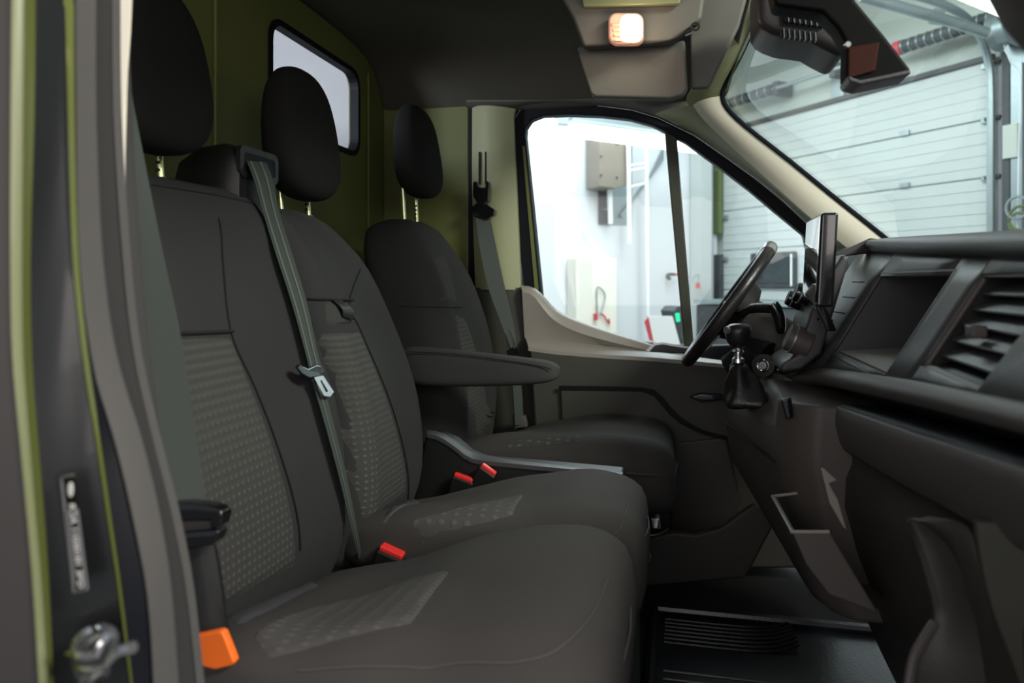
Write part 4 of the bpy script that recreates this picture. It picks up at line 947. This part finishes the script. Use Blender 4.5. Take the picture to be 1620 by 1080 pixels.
ig = thing('ignition_switch', 'round silver ringed ignition switch beside the gear lever', 'switch', atY(1207, 592, 1.90))
c = atY(1207, 578, 1.90); ax = Vector((-0.35, -0.93, 0.1)).normalized(); e1 = ax.cross(Vector((0, 0, 1))).normalized(); e2 = ax.cross(e1)
MB().tube([c-ax*0.03, c], 0.028, 24).build('switch_body', 'black', ig)
MB().torus(c+ax*0.001, e1, e2, 0.0135, 0.0035, 28, 8).build('silver_ring', 'chrome', ig)
MB().tube([c, c+ax*0.004], 0.009, 18).build('switch_face', 'silver', ig)
MB().torus(c+ax*0.003, e1, e2, 0.004, 0.0012, 16, 6).build('key_slot', 'frameK', ig)

# ---- gear lever
gv_ = thing('gear_lever', 'black gear lever with chrome collar and leather boot beside the wheel', 'gear lever', atY(1180, 650, 1.78))
def disc(pxc, py, y, rx, ry=None):
    c = atY(pxc, py, y); ry = ry or rx
    return [c+Vector((rx*math.cos(t), ry*math.sin(t), 0)) for t in [2*PI*k/20 for k in range(20)]]
gy = 1.78
MB().loft([disc(1168, 549, gy, 0.016), disc(1167, 543, gy, 0.024), disc(1167, 530, gy, 0.030), disc(1168, 520, gy, 0.031), disc(1169, 514, gy, 0.026), disc(1170, 511, gy, 0.014)]).build('knob', 'leather', gv_, sub=1)
c = atY(1152, 522, gy-0.02); MB().tube([c, c+Vector((-0.006, -0.004, 0.0))], 0.009, 14).build('reverse_button', 'silver', gv_)
MB().loft([disc(1168, 549, gy, 0.016), disc(1168, 552, gy, 0.010), disc(1168, 556, gy, 0.013), disc(1168, 559, gy, 0.009), disc(1168, 564, gy, 0.009), disc(1168, 567, gy, 0.014), disc(1168, 573, gy, 0.015), disc(1168, 575, gy, 0.010)]).build('chrome_collar', 'chrome', gv_)
bt = []
for i, (px_, py_, rx, ry) in enumerate(((1168, 574, .014, .014), (1168, 582, .022, .020), (1170, 592, .026, .026), (1176, 604, .040, .034), (1180, 616, .044, .042), (1184, 630, .058, .055), (1184, 646, .064, .066))):
    c = atY(px_, py_, gy); bt.append([c+Vector((rx*(1+0.14*math.sin(5*t+i*1.3))*math.cos(t), ry*(1+0.14*math.sin(4*t+i))*math.sin(t), 0.004*math.sin(3*t+i))) for t in [2*PI*k/28 for k in range(28)]])
MB().loft(bt).build('boot', 'leather', gv_, sub=1)

# ================================================================== OVERHEAD
oh = thing('overhead_console', 'warm grey overhead console with fold-down panel under the headliner', 'overhead console', atY(1000, 150, 1.5))
plate('lamp_panel', [(868, -40), (905, 28), (922, 74), (1060, 66), (1088, 48), (1110, 30), (1120, -40)], 1.42, 0.03, 'console', oh, smooth=True, bevel=0.008)
plate('lit_upper_band', [(915, -40), (922, 10), (1075, 6), (1085, -40)], 1.405, 0.012, 'paintP', oh, smooth=True, bevel=0.003)  # pale green plate stands for yellow-green light on the console top
plate('fold_down_panel', [(908, 72), (934, 149), (942, 153), (1060, 156), (1082, 150), (1088, 138), (1084, 62), (1060, 66)], 1.46, 0.025, 'console', oh, smooth=True, bevel=0.006)
plate('side_wing', [(1090, 44), (1128, -40), (1192, -40), (1170, 40), (1122, 138), (1092, 140)], 1.52, 0.02, 'console', oh, smooth=True, bevel=0.006)
strip('console_side', [atY(*p) for p in ((868, -40, 1.42), (905, 60, 1.44), (934, 150, 1.47))], [atY(*p) for p in ((872, -40, 1.9), (905, 60, 1.95), (930, 140, 2.0))], 'head_l', oh, n=8, th=0.006)
MB().tube(smooth_line([atY(*p, 1.415) for p in ((928, 73), (990, 71), (1060, 64), (1088, 46), (1102, 40))]), 0.0018, 6).build('panel_seam', 'seam', oh)
c = atY(1084, 56, 1.41); MB().tube([c, c+Vector((0.012, 0, 0.004))], 0.004, 8).build('hinge_pin', 'chrome', oh)
c = atY(1100, 42, 1.41); MB().torus(c, (1, 0, 0), (0, 0, 1), 0.007, 0.002, 14, 6).build('clip_ring', 'black', oh)
dl = thing('dome_lamp', 'lit warm dome lamp set in the overhead console', 'lamp', atY(990, 66, 1.40))
def rrp(a0, b0, a1, b1, r, y, n=5): return [atY(a, b, y) for a, b in rrect(a0, a1, b0, b1, r, n)]
MB().prism(rrp(962, 19, 1018, 69, 13, 1.398), (0, 0.022, 0)).build('lens', 'lampdim', dl, bevel=0.006)
MB().prism(rrp(981, 22, 1016, 66, 12, 1.392), (0, 0.006, 0)).build('glowing_lens', 'lamp', dl, bevel=0.002)
for k in range(4):
    MB().prism(rrp(968+k*1.5, 37+k*8, 981+k*1.0, 41+k*8, 1.5, 1.394), (0, 0.006, 0)).build('lens_rib', 'lampdim', dl, bevel=0.001)
pl = bpy.data.lights.new('dome_lamp_bulb', 'POINT'); pl.energy = 0.35; pl.color = (1.0, 0.72, 0.5); pl.shadow_soft_size = 0.02
po = bpy.data.objects.new('dome_lamp_bulb', pl); COL.objects.link(po); po.location = atY(997, 45, 1.36)-dl.location; po.parent = dl

# ---- mirror bracket and mirror
mr = thing('rear_view_mirror', 'black rear view mirror wedge with slotted sensor cover at the top of the windshield', 'mirror', atY(1330, 130, 1.25))
plate('sensor_cover', [(1198, -50), (1198, 30), (1206, 42), (1220, 50), (1240, 57), (1285, 63), (1300, 72), (1335, 90), (1345, 72), (1345, -50)], 1.32, 0.14, 'mirK', mr, smooth=True, bevel=0.018, seg=4)
def slots(x0, x1, yt, yb, n, dy, sk):
    for k in range(n):
        a = lerp(x0, x1, k/(n-1)); d = dy*k/(n-1)
        plate('cover_slot', [(a, yt+d), (a+5, yt+d+0.5), (a+5+sk, yb+d+0.5), (a+sk, yb+d)], 1.314, 0.012, 'frameK', mr, smooth=False)
        plate('slot_rib', [(a+5.4, yt+d), (a+7, yt+d+0.2), (a+7+sk, yb+d+0.2), (a+5.4+sk, yb+d)], 1.312, 0.012, 'silver', mr, smooth=False)
slots(1240, 1294, 19, 34, 7, 8, 2)
slots(1234, 1284, 45, 58, 7, 6, 1)
plate('mirror_housing', [(1213, -50), (1350, -50), (1354, 0), (1400, 55), (1441, 108), (1441, 116), (1400, 124), (1362, 133), (1345, 128), (1339, 120), (1340, 72), (1325, 44), (1300, 18), (1226, 8)], 1.18, 0.05, 'mirK2', mr, smooth=True, bevel=0.008, seg=3)
plate('mirror_glass', [(1343, 74), (1392, 66), (1385, 112), (1342, 124)], 1.176, 0.006, 'copper', mr, smooth=True, bevel=0.002)
plate('lower_lip', [(1341, 119), (1362, 126), (1400, 118), (1441, 109), (1442, 117), (1400, 126), (1362, 134), (1344, 129)], 1.17, 0.06, 'dash', mr, smooth=True, bevel=0.003)
c = atY(1341, 71, 1.17); MB().tube([c, c+Vector((0.0, -0.004, 0))], [0.006, 0.004], 12).build('ball_joint_cap', 'chrome', mr)

# ================================================================== FLOOR AND PEDALS
mt = thing('floor_mat', 'glossy ribbed black rubber mat on the cab floor', 'floor mat', (0.25, 1.5, -0.94))
mz = -0.925
MB().box((0.27, 1.50, mz-0.004), (0.66, 1.15, 0.012)).build('mat_sheet', 'mat', mt, bevel=0.004)
rm = MB()
for (a, b) in (((-0.06, 2.07), (0.60, 2.07)), ((-0.06, 0.93), (-0.06, 2.07)), ((0.60, 0.93), (0.60, 2.07))):
    pa, pb_ = Vector((a[0], a[1], mz+0.012)), Vector((b[0], b[1], mz+0.012)); rm.tube([pa, pb_], 0.013, 8)
rm.build('raised_rim', 'mat', mt)
def ribs(y0, y1, n, x0, x1):
    for k in range(n):
        y = lerp(y0, y1, k/(n-1))
        pts = [(x0, y, mz+0.003), (lerp(x0, x1, .6), y, mz+0.003), (lerp(x0, x1, .85), y+0.012, mz+0.006), (x1, y+0.035, mz+0.014)]
        MB().tube(smooth_line(pts, 3), 0.0035, 6).build('rib', 'mat', mt)
ribs(1.90, 2.03, 7, -0.03, 0.30)
ribs(1.58, 1.76, 6, -0.03, 0.55)
for k in range(12):
    x = -0.02+k*0.045; MB().tube([(x, 1.32, mz+0.003), (x+0.10, 1.55, mz+0.003)], 0.003, 6).build('slanted_rib', 'mat', mt)
tn = MB().prism([atY(*p, 2.12) for p in ((1000, 846), (1030, 850), (1065, 842), (1100, 846), (1140, 835), (1192, 798), (1230, 820), (1180, 915), (1000, 930))], (0, 0.03, 0)).build('trim_8', 'lower', bevel=0.008)
struct(tn, 'dark kick panel sweeping up beyond the floor mat', 'trim')
fwl = MB(); fwl.box((0.98, 1.55, -0.45), (0.03, 2.0, 1.0)); o = fwl.build('wall_front', 'carpet', smooth=False); struct(o, 'black firewall behind the dash', 'wall')
hl = thing('seat_adjust_lever', 'small chrome seat adjuster catch beside the driver seat base', 'lever', atY(1038, 846, 1.98))
plate('catch_body', [(1020, 800), (1040, 798), (1046, 815), (1048, 838), (1022, 840)], 1.98, 0.03, 'gloss', hl, bevel=0.004)
plate('chrome_clip', [(1029, 820), (1043, 820), (1040, 836), (1032, 836)], 1.972, 0.008, 'chrome', hl, bevel=0.002)
MB().tube(smooth_line([atY(*p, 1.97) for p in ((1014, 846), (1035, 846), (1050, 841), (1058, 836))]), 0.003, 8).build('chrome_bar', 'chrome', hl)
rl = thing('seat_slide_catch', 'small dark metal slide catch at the front foot of the bench', 'catch', atY(1018, 892, 1.60))
MB().torus(atY(1017, 880, 1.6), (1, 0, 0), (0, 0, 1), 0.014, 0.004, 18, 8).build('catch_ring', 'steel', rl)
plate('catch_body', [(1004, 868), (1020, 862), (1026, 876), (1022, 892), (1004, 890)], 1.605, 0.02, 'gloss', rl, bevel=0.003)

# ================================================================== WORKSHOP
o = MB().box(G(3.5, 2.5, -1.575), (16, 16, 0.05)).build('floor_workshop', 'concrete', smooth=False); struct(o, 'grey workshop floor around the vehicle', 'floor')
RG = Matrix((g1, -g2, Vector((0, 0, 1)))).transposed()      # local x along g1, local y towards the camera
def gbox(mb, a, b, z, d): return mb.box(G(a, b, z), d, RG)
def gb(name, a, b, z, d, mat, par=None, **k): return gbox(MB(), a, b, z, d).build(name, mat, par, smooth=k.pop('smooth', False), **k)
# far white wall (plane a = GA) and roller door wall (plane b = GB)
far = gb('wall_far', GA+0.06, 3.2, 0.75, (0.1, 6.6, 4.7), 'gwall'); struct(far, 'white workshop wall beyond the driver window', 'wall')
A1 = 0.627*GB; A0 = 1.171*GB     # right and left edges of the roller door along g1
ZD = atB(1575, 93, GB).z
wl = MB(); gbox(wl, (A1-1.0)/2-0.9, GB+0.1, 0.75, (A1+0.8-0.02+0.2, 0.1, 4.7)); gbox(wl, (A0+GA)/2, GB+0.1, 0.75, (GA-A0-0.01, 0.1, 4.7)); gbox(wl, (A0+A1)/2, GB+0.1, (ZD+3.1)/2, (A0-A1+0.02, 0.1, 3.1-ZD))
wlo = wl.build('wall_door_side', 'gwall2', smooth=False); struct(wlo, 'pale workshop wall around the roller door', 'wall')
o = gb('ceiling_workshop', 3.8, 3.2, 3.1, (8.2, 6.8, 0.08), 'gwall2'); struct(o, 'high pale workshop ceiling', 'ceiling')
rd = sempty('door_2', G((A0+A1)/2, GB, -1.55), 'tall pale sectional roller door seen through the windshield', 'door')
zt = ZD; pn = 0
s1z = atB(1570, 187, GB).z; ph = ZD-s1z
for k in range(8):
    z1 = ZD-k*ph; z0 = z1-ph
    if z1 < -1.5: break
    z0 = max(z0, -1.55); zc = (z0+z1)/2
    p = gb('panel', (A0+A1)/2, GB+0.02, zc, (A0-A1, 0.05, (z1-z0)-0.012), 'gdoor', rd, bevel=0.006)
    for j in range(1, 5):
        gb('panel_rib', (A0+A1)/2, GB-0.006, z0+(z1-z0)*j/5, (A0-A1-0.02, 0.008, 0.012), 'gdoor', p)
# black header seal of the door
gb('header_seal', (A0+A1)/2, GB-0.02, ZD+0.02, (A0-A1, 0.05, 0.045), 'gdark', rd)
# porthole pane in the door
W0, W1_ = atB(1196, 427, GB), atB(1258, 427, GB); wa0, wa1 = W0.dot(g1), W1_.dot(g1); wz1, wz0 = atB(1230, 403, GB).z, atB(1230, 452, GB).z
pv = gb('door_window', (wa0+wa1)/2, GB-0.03, (wz0+wz1)/2, (abs(wa0-wa1)+0.1, 0.04, wz1-wz0+0.06), 'gdark', rd, bevel=0.02)
gb('dark_pane', (wa0+wa1)/2, GB-0.055, (wz0+wz1)/2, (abs(wa0-wa1)-0.06, 0.01, wz1-wz0-0.06), 'darkglass', pv, bevel=0.01)
MB().tube([G(wa1-0.02+0.02, GB-0.06, wz0), G(wa1+0.0, GB-0.06, wz1)], 0.012, 8).build('bright_edge', 'white', pv)
# hinges with rollers down the near edge
for py in (103, 189, 281):
    c = atB(1571, py, GB); a = c.dot(g1)
    h = gb('hinge', a, GB-0.03, c.z, (0.16, 0.03, 0.05), 'gsteel', rd, bevel=0.005)
    MB().tube([G(a-0.10, GB-0.06, c.z), G(a+0.03, GB-0.06, c.z)], 0.018, 8).build('roller', 'gdark', h)
for py in (211, 293):
    c = atB(1433, py, GB); gb('centre_hinge', c.dot(g1), GB-0.02, c.z, (0.10, 0.02, 0.05), 'gsteel', rd, bevel=0.004)
for py in (265, 345, 410, 470):
    c = atB(1138, py, GB-0.02); gb('hinge', c.dot(g1)-0.1, GB-0.03, c.z, (0.14, 0.03, 0.05), 'gsteel', rd, bevel=0.005)
# tracks
tk = thing('door_track', 'galvanised curved track along the right edge of the roller door', 'track', G(A1-0.03, GB-0.08, -1.55))
pts = [G(A1-0.02, GB-0.09, -1.5), G(A1-0.02, GB-0.09, 0.8), G(A1-0.02, GB-0.09, ZD-0.32), G(A1-0.02, GB-0.13, ZD-0.02), G(A1-0.02, GB-0.30, ZD+0.22), G(A1-0.02, GB-0.62, ZD+0.34), G(A1-0.02, GB-1.3, ZD+0.38), G(A1-0.02, GB-3.2, ZD+0.40)]
MB().tube(smooth_line(pts, 5), 0.035, 8).build('rail', 'gsteel', tk)
gb('upright', A1-0.13, GB-0.03, 0.2, (0.06, 0.08, 3.5), 'gdark', tk)
gb('upright', A1-0.22, GB-0.05, 0.2, (0.09, 0.05, 3.6), 'gsteel', tk)
gb('bracket', A1-0.18, GB-0.06, ZD-0.75, (0.12, 0.07, 0.28), 'gwall2', tk)
gp = thing('door_post', 'olive green upright track at the left edge of the roller door', 'post', G(A0+0.06, GB, -1.55))
c1_, c2_ = atB(1132, 250, GB), atB(1132, 350, GB)
gb('painted_upright', A0+0.03, GB-0.06, (c1_.z+c2_.z)/2+0.2, (0.13, 0.06, c1_.z-c2_.z+0.75), 'ggreen', gp, bevel=0.01)
gb('lower_upright', A0+0.03, GB-0.05, -0.6, (0.13, 0.06, 1.9), 'gdark', gp, bevel=0.01)
gb('back_plate', A0+0.14, GB-0.03, 0.3, (0.06, 0.05, 3.7), 'gwall', gp)
# torsion shaft with springs above the door
sh = thing('torsion_shaft', 'steel torsion shaft with springs running above the roller door', 'shaft', G((A0+A1)/2, GB-0.25, ZD+0.3))
za, zb_ = atB(1340, 103, GB-0.2).z, atB(1165, 160, GB-0.2).z; zs_ = (za+zb_)/2
MB().tube([G(A0+0.3, GB-0.2, zs_), G(A1-0.2, GB-0.2, zs_)], 0.022, 10).build('shaft', 'gsteel', sh)
def spring(pa, pb_, n):
    p0, p1 = atB(*pa, GB-0.2), atB(*pb_, GB-0.2); a0, a1 = p0.dot(g1), p1.dot(g1)
    s_ = MB().tube([G(a0, GB-0.2, zs_), G(a1, GB-0.2, zs_)], 0.062, 12).build('spring', 'gdark', sh)
    for k in range(n):
        a = lerp(a0, a1, (k+0.5)/n); MB().torus(G(a, GB-0.2, zs_), -g2, Vector((0, 0, 1)), 0.062, 0.007, 14, 6).build('coil', 'gsteel', s_)
spring((1425, 75), (1590, 20), 12)
spring((1152, 162), (1222, 141), 6)
c = atB(1424, 76, GB-0.2); MB().tube([G(c.dot(g1)+0.05, GB-0.2, zs_), G(c.dot(g1)-0.03, GB-0.2, zs_)], 0.07, 12).build('red_collar', 'redg', sh)
for px_, py_ in ((1227, 137), (1318, 115)):
    c = atB(px_, py_, GB-0.2); gb('bearing_bracket', c.dot(g1), GB-0.1, zs_, (0.08, 0.24, 0.16), 'gdark', sh, bevel=0.01)
pz = thing('steel_pillar', 'pale steel upright fixed to the wall above the roller door', 'pillar', G(atB(1325, 140, GB).dot(g1), GB+0.03, ZD))
gb('upright', atB(1325, 140, GB).dot(g1), GB+0.02, ZD+0.40, (0.16, 0.06, 0.78), 'gsteel', pz, bevel=0.01)
# horizontal light blue rail overhead, nearer
rr_ = thing('overhead_rail', 'light blue-grey tubular rail under the workshop ceiling', 'rail', G(A1+0.3, GB-1.4, 1.9))
MB().tube([atB(1362, -6, GB-1.5), atB(1490, 30, GB-0.9), atB(1560, 52, GB-0.5)], 0.045, 10).build('tube', 'gsteel', rr_)
c = atB(1480, 27, GB-0.92); MB().tube([c+Vector((-0.03, 0, 0.01)), c+Vector((0.05, 0, -0.01))], 0.06, 10).build('coupling', 'gsteel', rr_)
# drum / cable clutter at the upper right end of the shaft
dm = thing('cable_drum', 'steel cable drum with bracket at the right end of the torsion shaft', 'drum', atB(1600, 60, GB-0.3))
c = atB(1592, 45, GB-0.25)
MB().tube([c+g1*0.08, c+g1*0.04, c-g1*0.04, c-g1*0.08], [0.17, 0.13, 0.13, 0.17], 20).build('drum', 'gsteel', dm)
MB().tube(smooth_line([atB(1588, 70, GB-0.25), atB(1600, 100, GB-0.2), atB(1614, 122, GB-0.15), atB(1612, 230, GB-0.15), atB(1610, 360, GB-0.15)]), 0.006, 6).build('cable', 'gwall', dm)
MB().prism([atB(*p, GB-0.1) for p in ((1582, 70), (1600, 62), (1625, 80), (1625, 100), (1596, 92))], g2*0.05).build('bracket', 'gsteel', dm, smooth=False)
hr_ = thing('hose_reel', 'green and white coiled hose hanging on the right workshop wall', 'hose reel', atB(1612, 358, GB-0.2))
for (px_, py_, r1_) in ((1610, 328, 0.09), (1616, 345, 0.10), (1612, 352, 0.08)):
    MB().torus(atB(px_, py_, GB-0.2), -g1, Vector((0, 0, 1)), r1_, 0.012, 24, 6).build('coil', 'ggreen' if py_ > 340 else 'gsteel', hr_)
# fluorescent lamps
def lamp(pa, pb_, a, lab, grp=None):
    p0, p1 = atA(*pa, a), atA(*pb_, a)
    t = thing('strip_lamp', lab, 'lamp', (p0+p1)/2+Vector((0, 0, -0.06)), grp)
    MB().tube([p0, p1], 0.075, 14).build('diffuser', 'tube', t)
    d = Vector((0, 0, 0.10)); MB().prism([p0+d+g1*0.05, p0+d-g1*0.05, p1+d-g1*0.05, p1+d+g1*0.05], (0, 0, 0.06)).build('housing', 'gsteel', t, smooth=False)
lamp((903, 205), (1120, 234), GA-1.2, 'long glowing strip lamp across the top of the driver window', 'strip lamps in the workshop')
lamp((800, 191), (876, 200), GA-1.2, 'shorter glowing strip lamp at the rear top corner of the driver window', 'strip lamps in the workshop')
l3_ = thing('strip_lamp', 'bright strip lamp at the upper right above the door track', 'lamp', atB(1570, 5, GB-1.5), 'strip lamps in the workshop')
MB().tube([atB(1520, -16, GB-1.6), atB(1610, 20, GB-1.6)], 0.06, 12).build('diffuser', 'tube', l3_)
# cable tray along the far wall under the lamps
ct = thing('cable_tray', 'grey metal cable tray behind the strip lamps on the far wall', 'cable tray', atA(960, 200, GA-0.9))
MB().prism([atA(840, 178, GA-0.9), atA(1060, 206, GA-0.9), atA(1060, 214, GA-0.9), atA(840, 190, GA-0.9)], g1*0.1).build('tray', 'gsteel', ct, smooth=False)
# wall opening with beige heater cabinet
op = thing('wall_niche', 'dark recessed opening in the white wall behind the beige cabinet', 'niche', atA(970, 356, GA))
MB().prism([atA(*p, GA-0.0) for p in ((948, 180), (1000, 180), (1000, 356), (948, 356))], g1*0.005).build('niche_back', 'gsteel', op, smooth=False)
MB().prism([atA(*p, GA-0.03) for p in ((948, 180), (960, 180), (960, 330), (948, 330))], g1*0.02).build('niche_side', 'gdark', op, smooth=False)
MB().prism([atA(*p, GA-0.03) for p in ((948, 330), (966, 334), (966, 354), (948, 354))], g1*0.02).build('niche_lower_side', 'gdark', op, smooth=False)
cb_ = thing('wall_cabinet', 'beige metal heater cabinet hung high on the far wall', 'cabinet', atA(972, 296, GA-0.3))
MB().prism([atA(*p, GA-0.35) for p in ((948, 176), (994, 176), (994, 292), (974, 298), (948, 295))], g1*0.3).build('body', 'gbeige', cb_, bevel=0.01)
for (a, b) in ((951, 247), (976, 227), (976, 281), (951, 277)):
    MB().tube([atA(a, b, GA-0.37), atA(a, b, GA-0.35)], 0.012, 8).build('screw', 'gdark', cb_)
pp = tag(MB().tube([atA(965, 296, GA-0.2), atA(966, 354, GA-0.2)], 0.03, 10).build('steel_pipe', 'white'), 'white pipe dropping from the beige wall cabinet', 'pipe')
# ladder
ld = thing('wall_ladder', 'white ladder frame leaning on the far wall beside the beige cabinet', 'ladder', atA(1010, 385, GA-0.4))
for (x0, x1) in ((994, 996), (1022, 1026)):
    MB().tube([atA(x0, 216, GA-0.4), atA(x1, 385 if x0 < 1000 else 530, GA-0.4)], 0.028, 8).build('rail', 'white', ld)
for (y0, y1) in ((262, 258), (270, 266), (296, 290)):
    MB().tube([atA(996, y0, GA-0.4), atA(1023, y1, GA-0.4)], 0.016, 8).build('rung', 'white', ld)
br = thing('diagonal_brace', 'grey diagonal brace against the white wall behind the ladder', 'brace', atA(1000, 320, GA-0.1))
MB().prism([atA(*p, GA-0.05) for p in ((1050, 232), (1050, 252), (990, 335), (985, 345), (982, 340), (1030, 275))], g1*0.03).build('bar', 'gsteel', br, smooth=False)
# cream cabinet with hanging tool
cc_ = thing('cream_cabinet', 'pale cream tool cabinet standing against the far wall', 'cabinet', G(GA-0.3, 4.4, -1.55))
pA, pB = atA(912, 408, GA-0.25), atA(976, 410, GA-0.25)
z_ = pA.z; a_, b_ = pA.dot(g2), pB.dot(g2)
gbox(MB(), GA-0.13, (a_+b_)/2, (z_-1.55)/2, (0.24, abs(b_-a_), z_+1.55)).build('body', 'gyell', cc_, smooth=False, bevel=0.01)
tl = thing('hanging_cable', 'grey cable loop with red plugs hanging on the cream cabinet', 'cable', atA(950, 510, GA-0.3))
MB().tube(smooth_line([atA(*p, GA-0.29) for p in ((945, 497), (944, 458), (950, 456), (957, 466), (955, 480), (949, 496))], 5), 0.011, 6).build('loop', 'gsteel', tl)
MB().tube(smooth_line([atA(*p, GA-0.29) for p in ((950, 496), (956, 500), (960, 507), (964, 512), (963, 504))], 4), 0.011, 6).build('red_lead', 'redg', tl)
MB().tube([atA(942, 496, GA-0.3), atA(943, 506, GA-0.3)], 0.025, 8).build('plug', 'redg', tl)
# white column and charger by the mullion
wc_ = thing('white_column', 'white boxed column beside the roller door post', 'column', G(GA-0.4, 6.2, -1.55))
MB().prism([atA(1108, 200, GA-0.25), atA(1126, 200, GA-0.25), atA(1126, 560, GA-0.25), atA(1108, 560, GA-0.25)], g1*0.2).build('boxed_face', 'gdoor', wc_, smooth=False)
ch = thing('charger_unit', 'dark battery charger with green light standing on the far side of the glass', 'charger', atA(1080, 530, GA-2.2))
MB().prism([atA(*p, GA-2.2) for p in ((1065, 492), (1072, 484), (1082, 484), (1084, 545), (1080, 545))], g1*0.2).build('case', 'gdark', ch, smooth=False, bevel=0.01)
MB().prism([atA(*p, GA-2.22) for p in ((1070, 496), (1075, 495), (1076, 508), (1072, 509))], g1*0.02).build('green_light', 'green_led', ch, smooth=False)
bx = thing('white_box', 'white carton with red side standing beyond the driver door', 'box', atA(1050, 540, GA-2.4))
MB().prism([atA(*p, GA-2.4) for p in ((1026, 500), (1064, 500), (1078, 552), (1034, 540))], g1*0.03).build('carton', 'white', bx, smooth=False)
MB().prism([atA(*p, GA-2.41) for p in ((1020, 508), (1026, 502), (1034, 540), (1028, 538))], g1*0.008).build('red_side', 'redg', bx, smooth=False)
cr = thing('cable_holder', 'dark curled holder with a pink end on the white wall', 'holder', atA(1062, 442, GA-0.1))
MB().tube(smooth_line([atA(*p, GA-0.1) for p in ((1066, 434), (1058, 434), (1056, 438), (1060, 441))], 4), 0.022, 6).build('hook', 'gdark', cr)
MB().tube([atA(1064, 434, GA-0.1), atA(1072, 434, GA-0.1)], 0.018, 6).build('pink_end', 'redg', cr)
rc = thing('red_plug', 'red plug hanging on a thin cable by the white column', 'plug', atA(1104, 456, GA-0.3))
MB().tube(smooth_line([atA(*p, GA-0.3) for p in ((1095, 446), (1098, 438), (1105, 435), (1105, 448))], 4), 0.008, 6).build('cable', 'gsteel', rc)
MB().tube([atA(1104, 447, GA-0.3), atA(1104, 456, GA-0.3)], [0.022, 0.03], 8).build('plug', 'redg', rc)
# dark box with grey top, covering the lower roller door
wb_ = thing('cuboid', 'plain dark workbench in front of the roller door behind the steering wheel', 'cuboid', G(5.4, GB-0.6, -1.55))
z_ = atB(1240, 480, GB-0.5).z
gbox(MB(), 5.6, GB-0.45, (z_-1.55)/2-0.02, (3.0, 0.6, z_+1.51)).build('body', 'gdark', wb_, smooth=False, bevel=0.01)
gbox(MB(), 5.6, GB-0.45, z_, (3.05, 0.65, 0.05)).build('box_top', 'gsteel', wb_, smooth=False, bevel=0.005)

# ------------------------------------------------------------------ lift everything so that the workshop floor is z = 0
for o in list(SC.objects):
    if o.parent is None: o.location.z += CZ
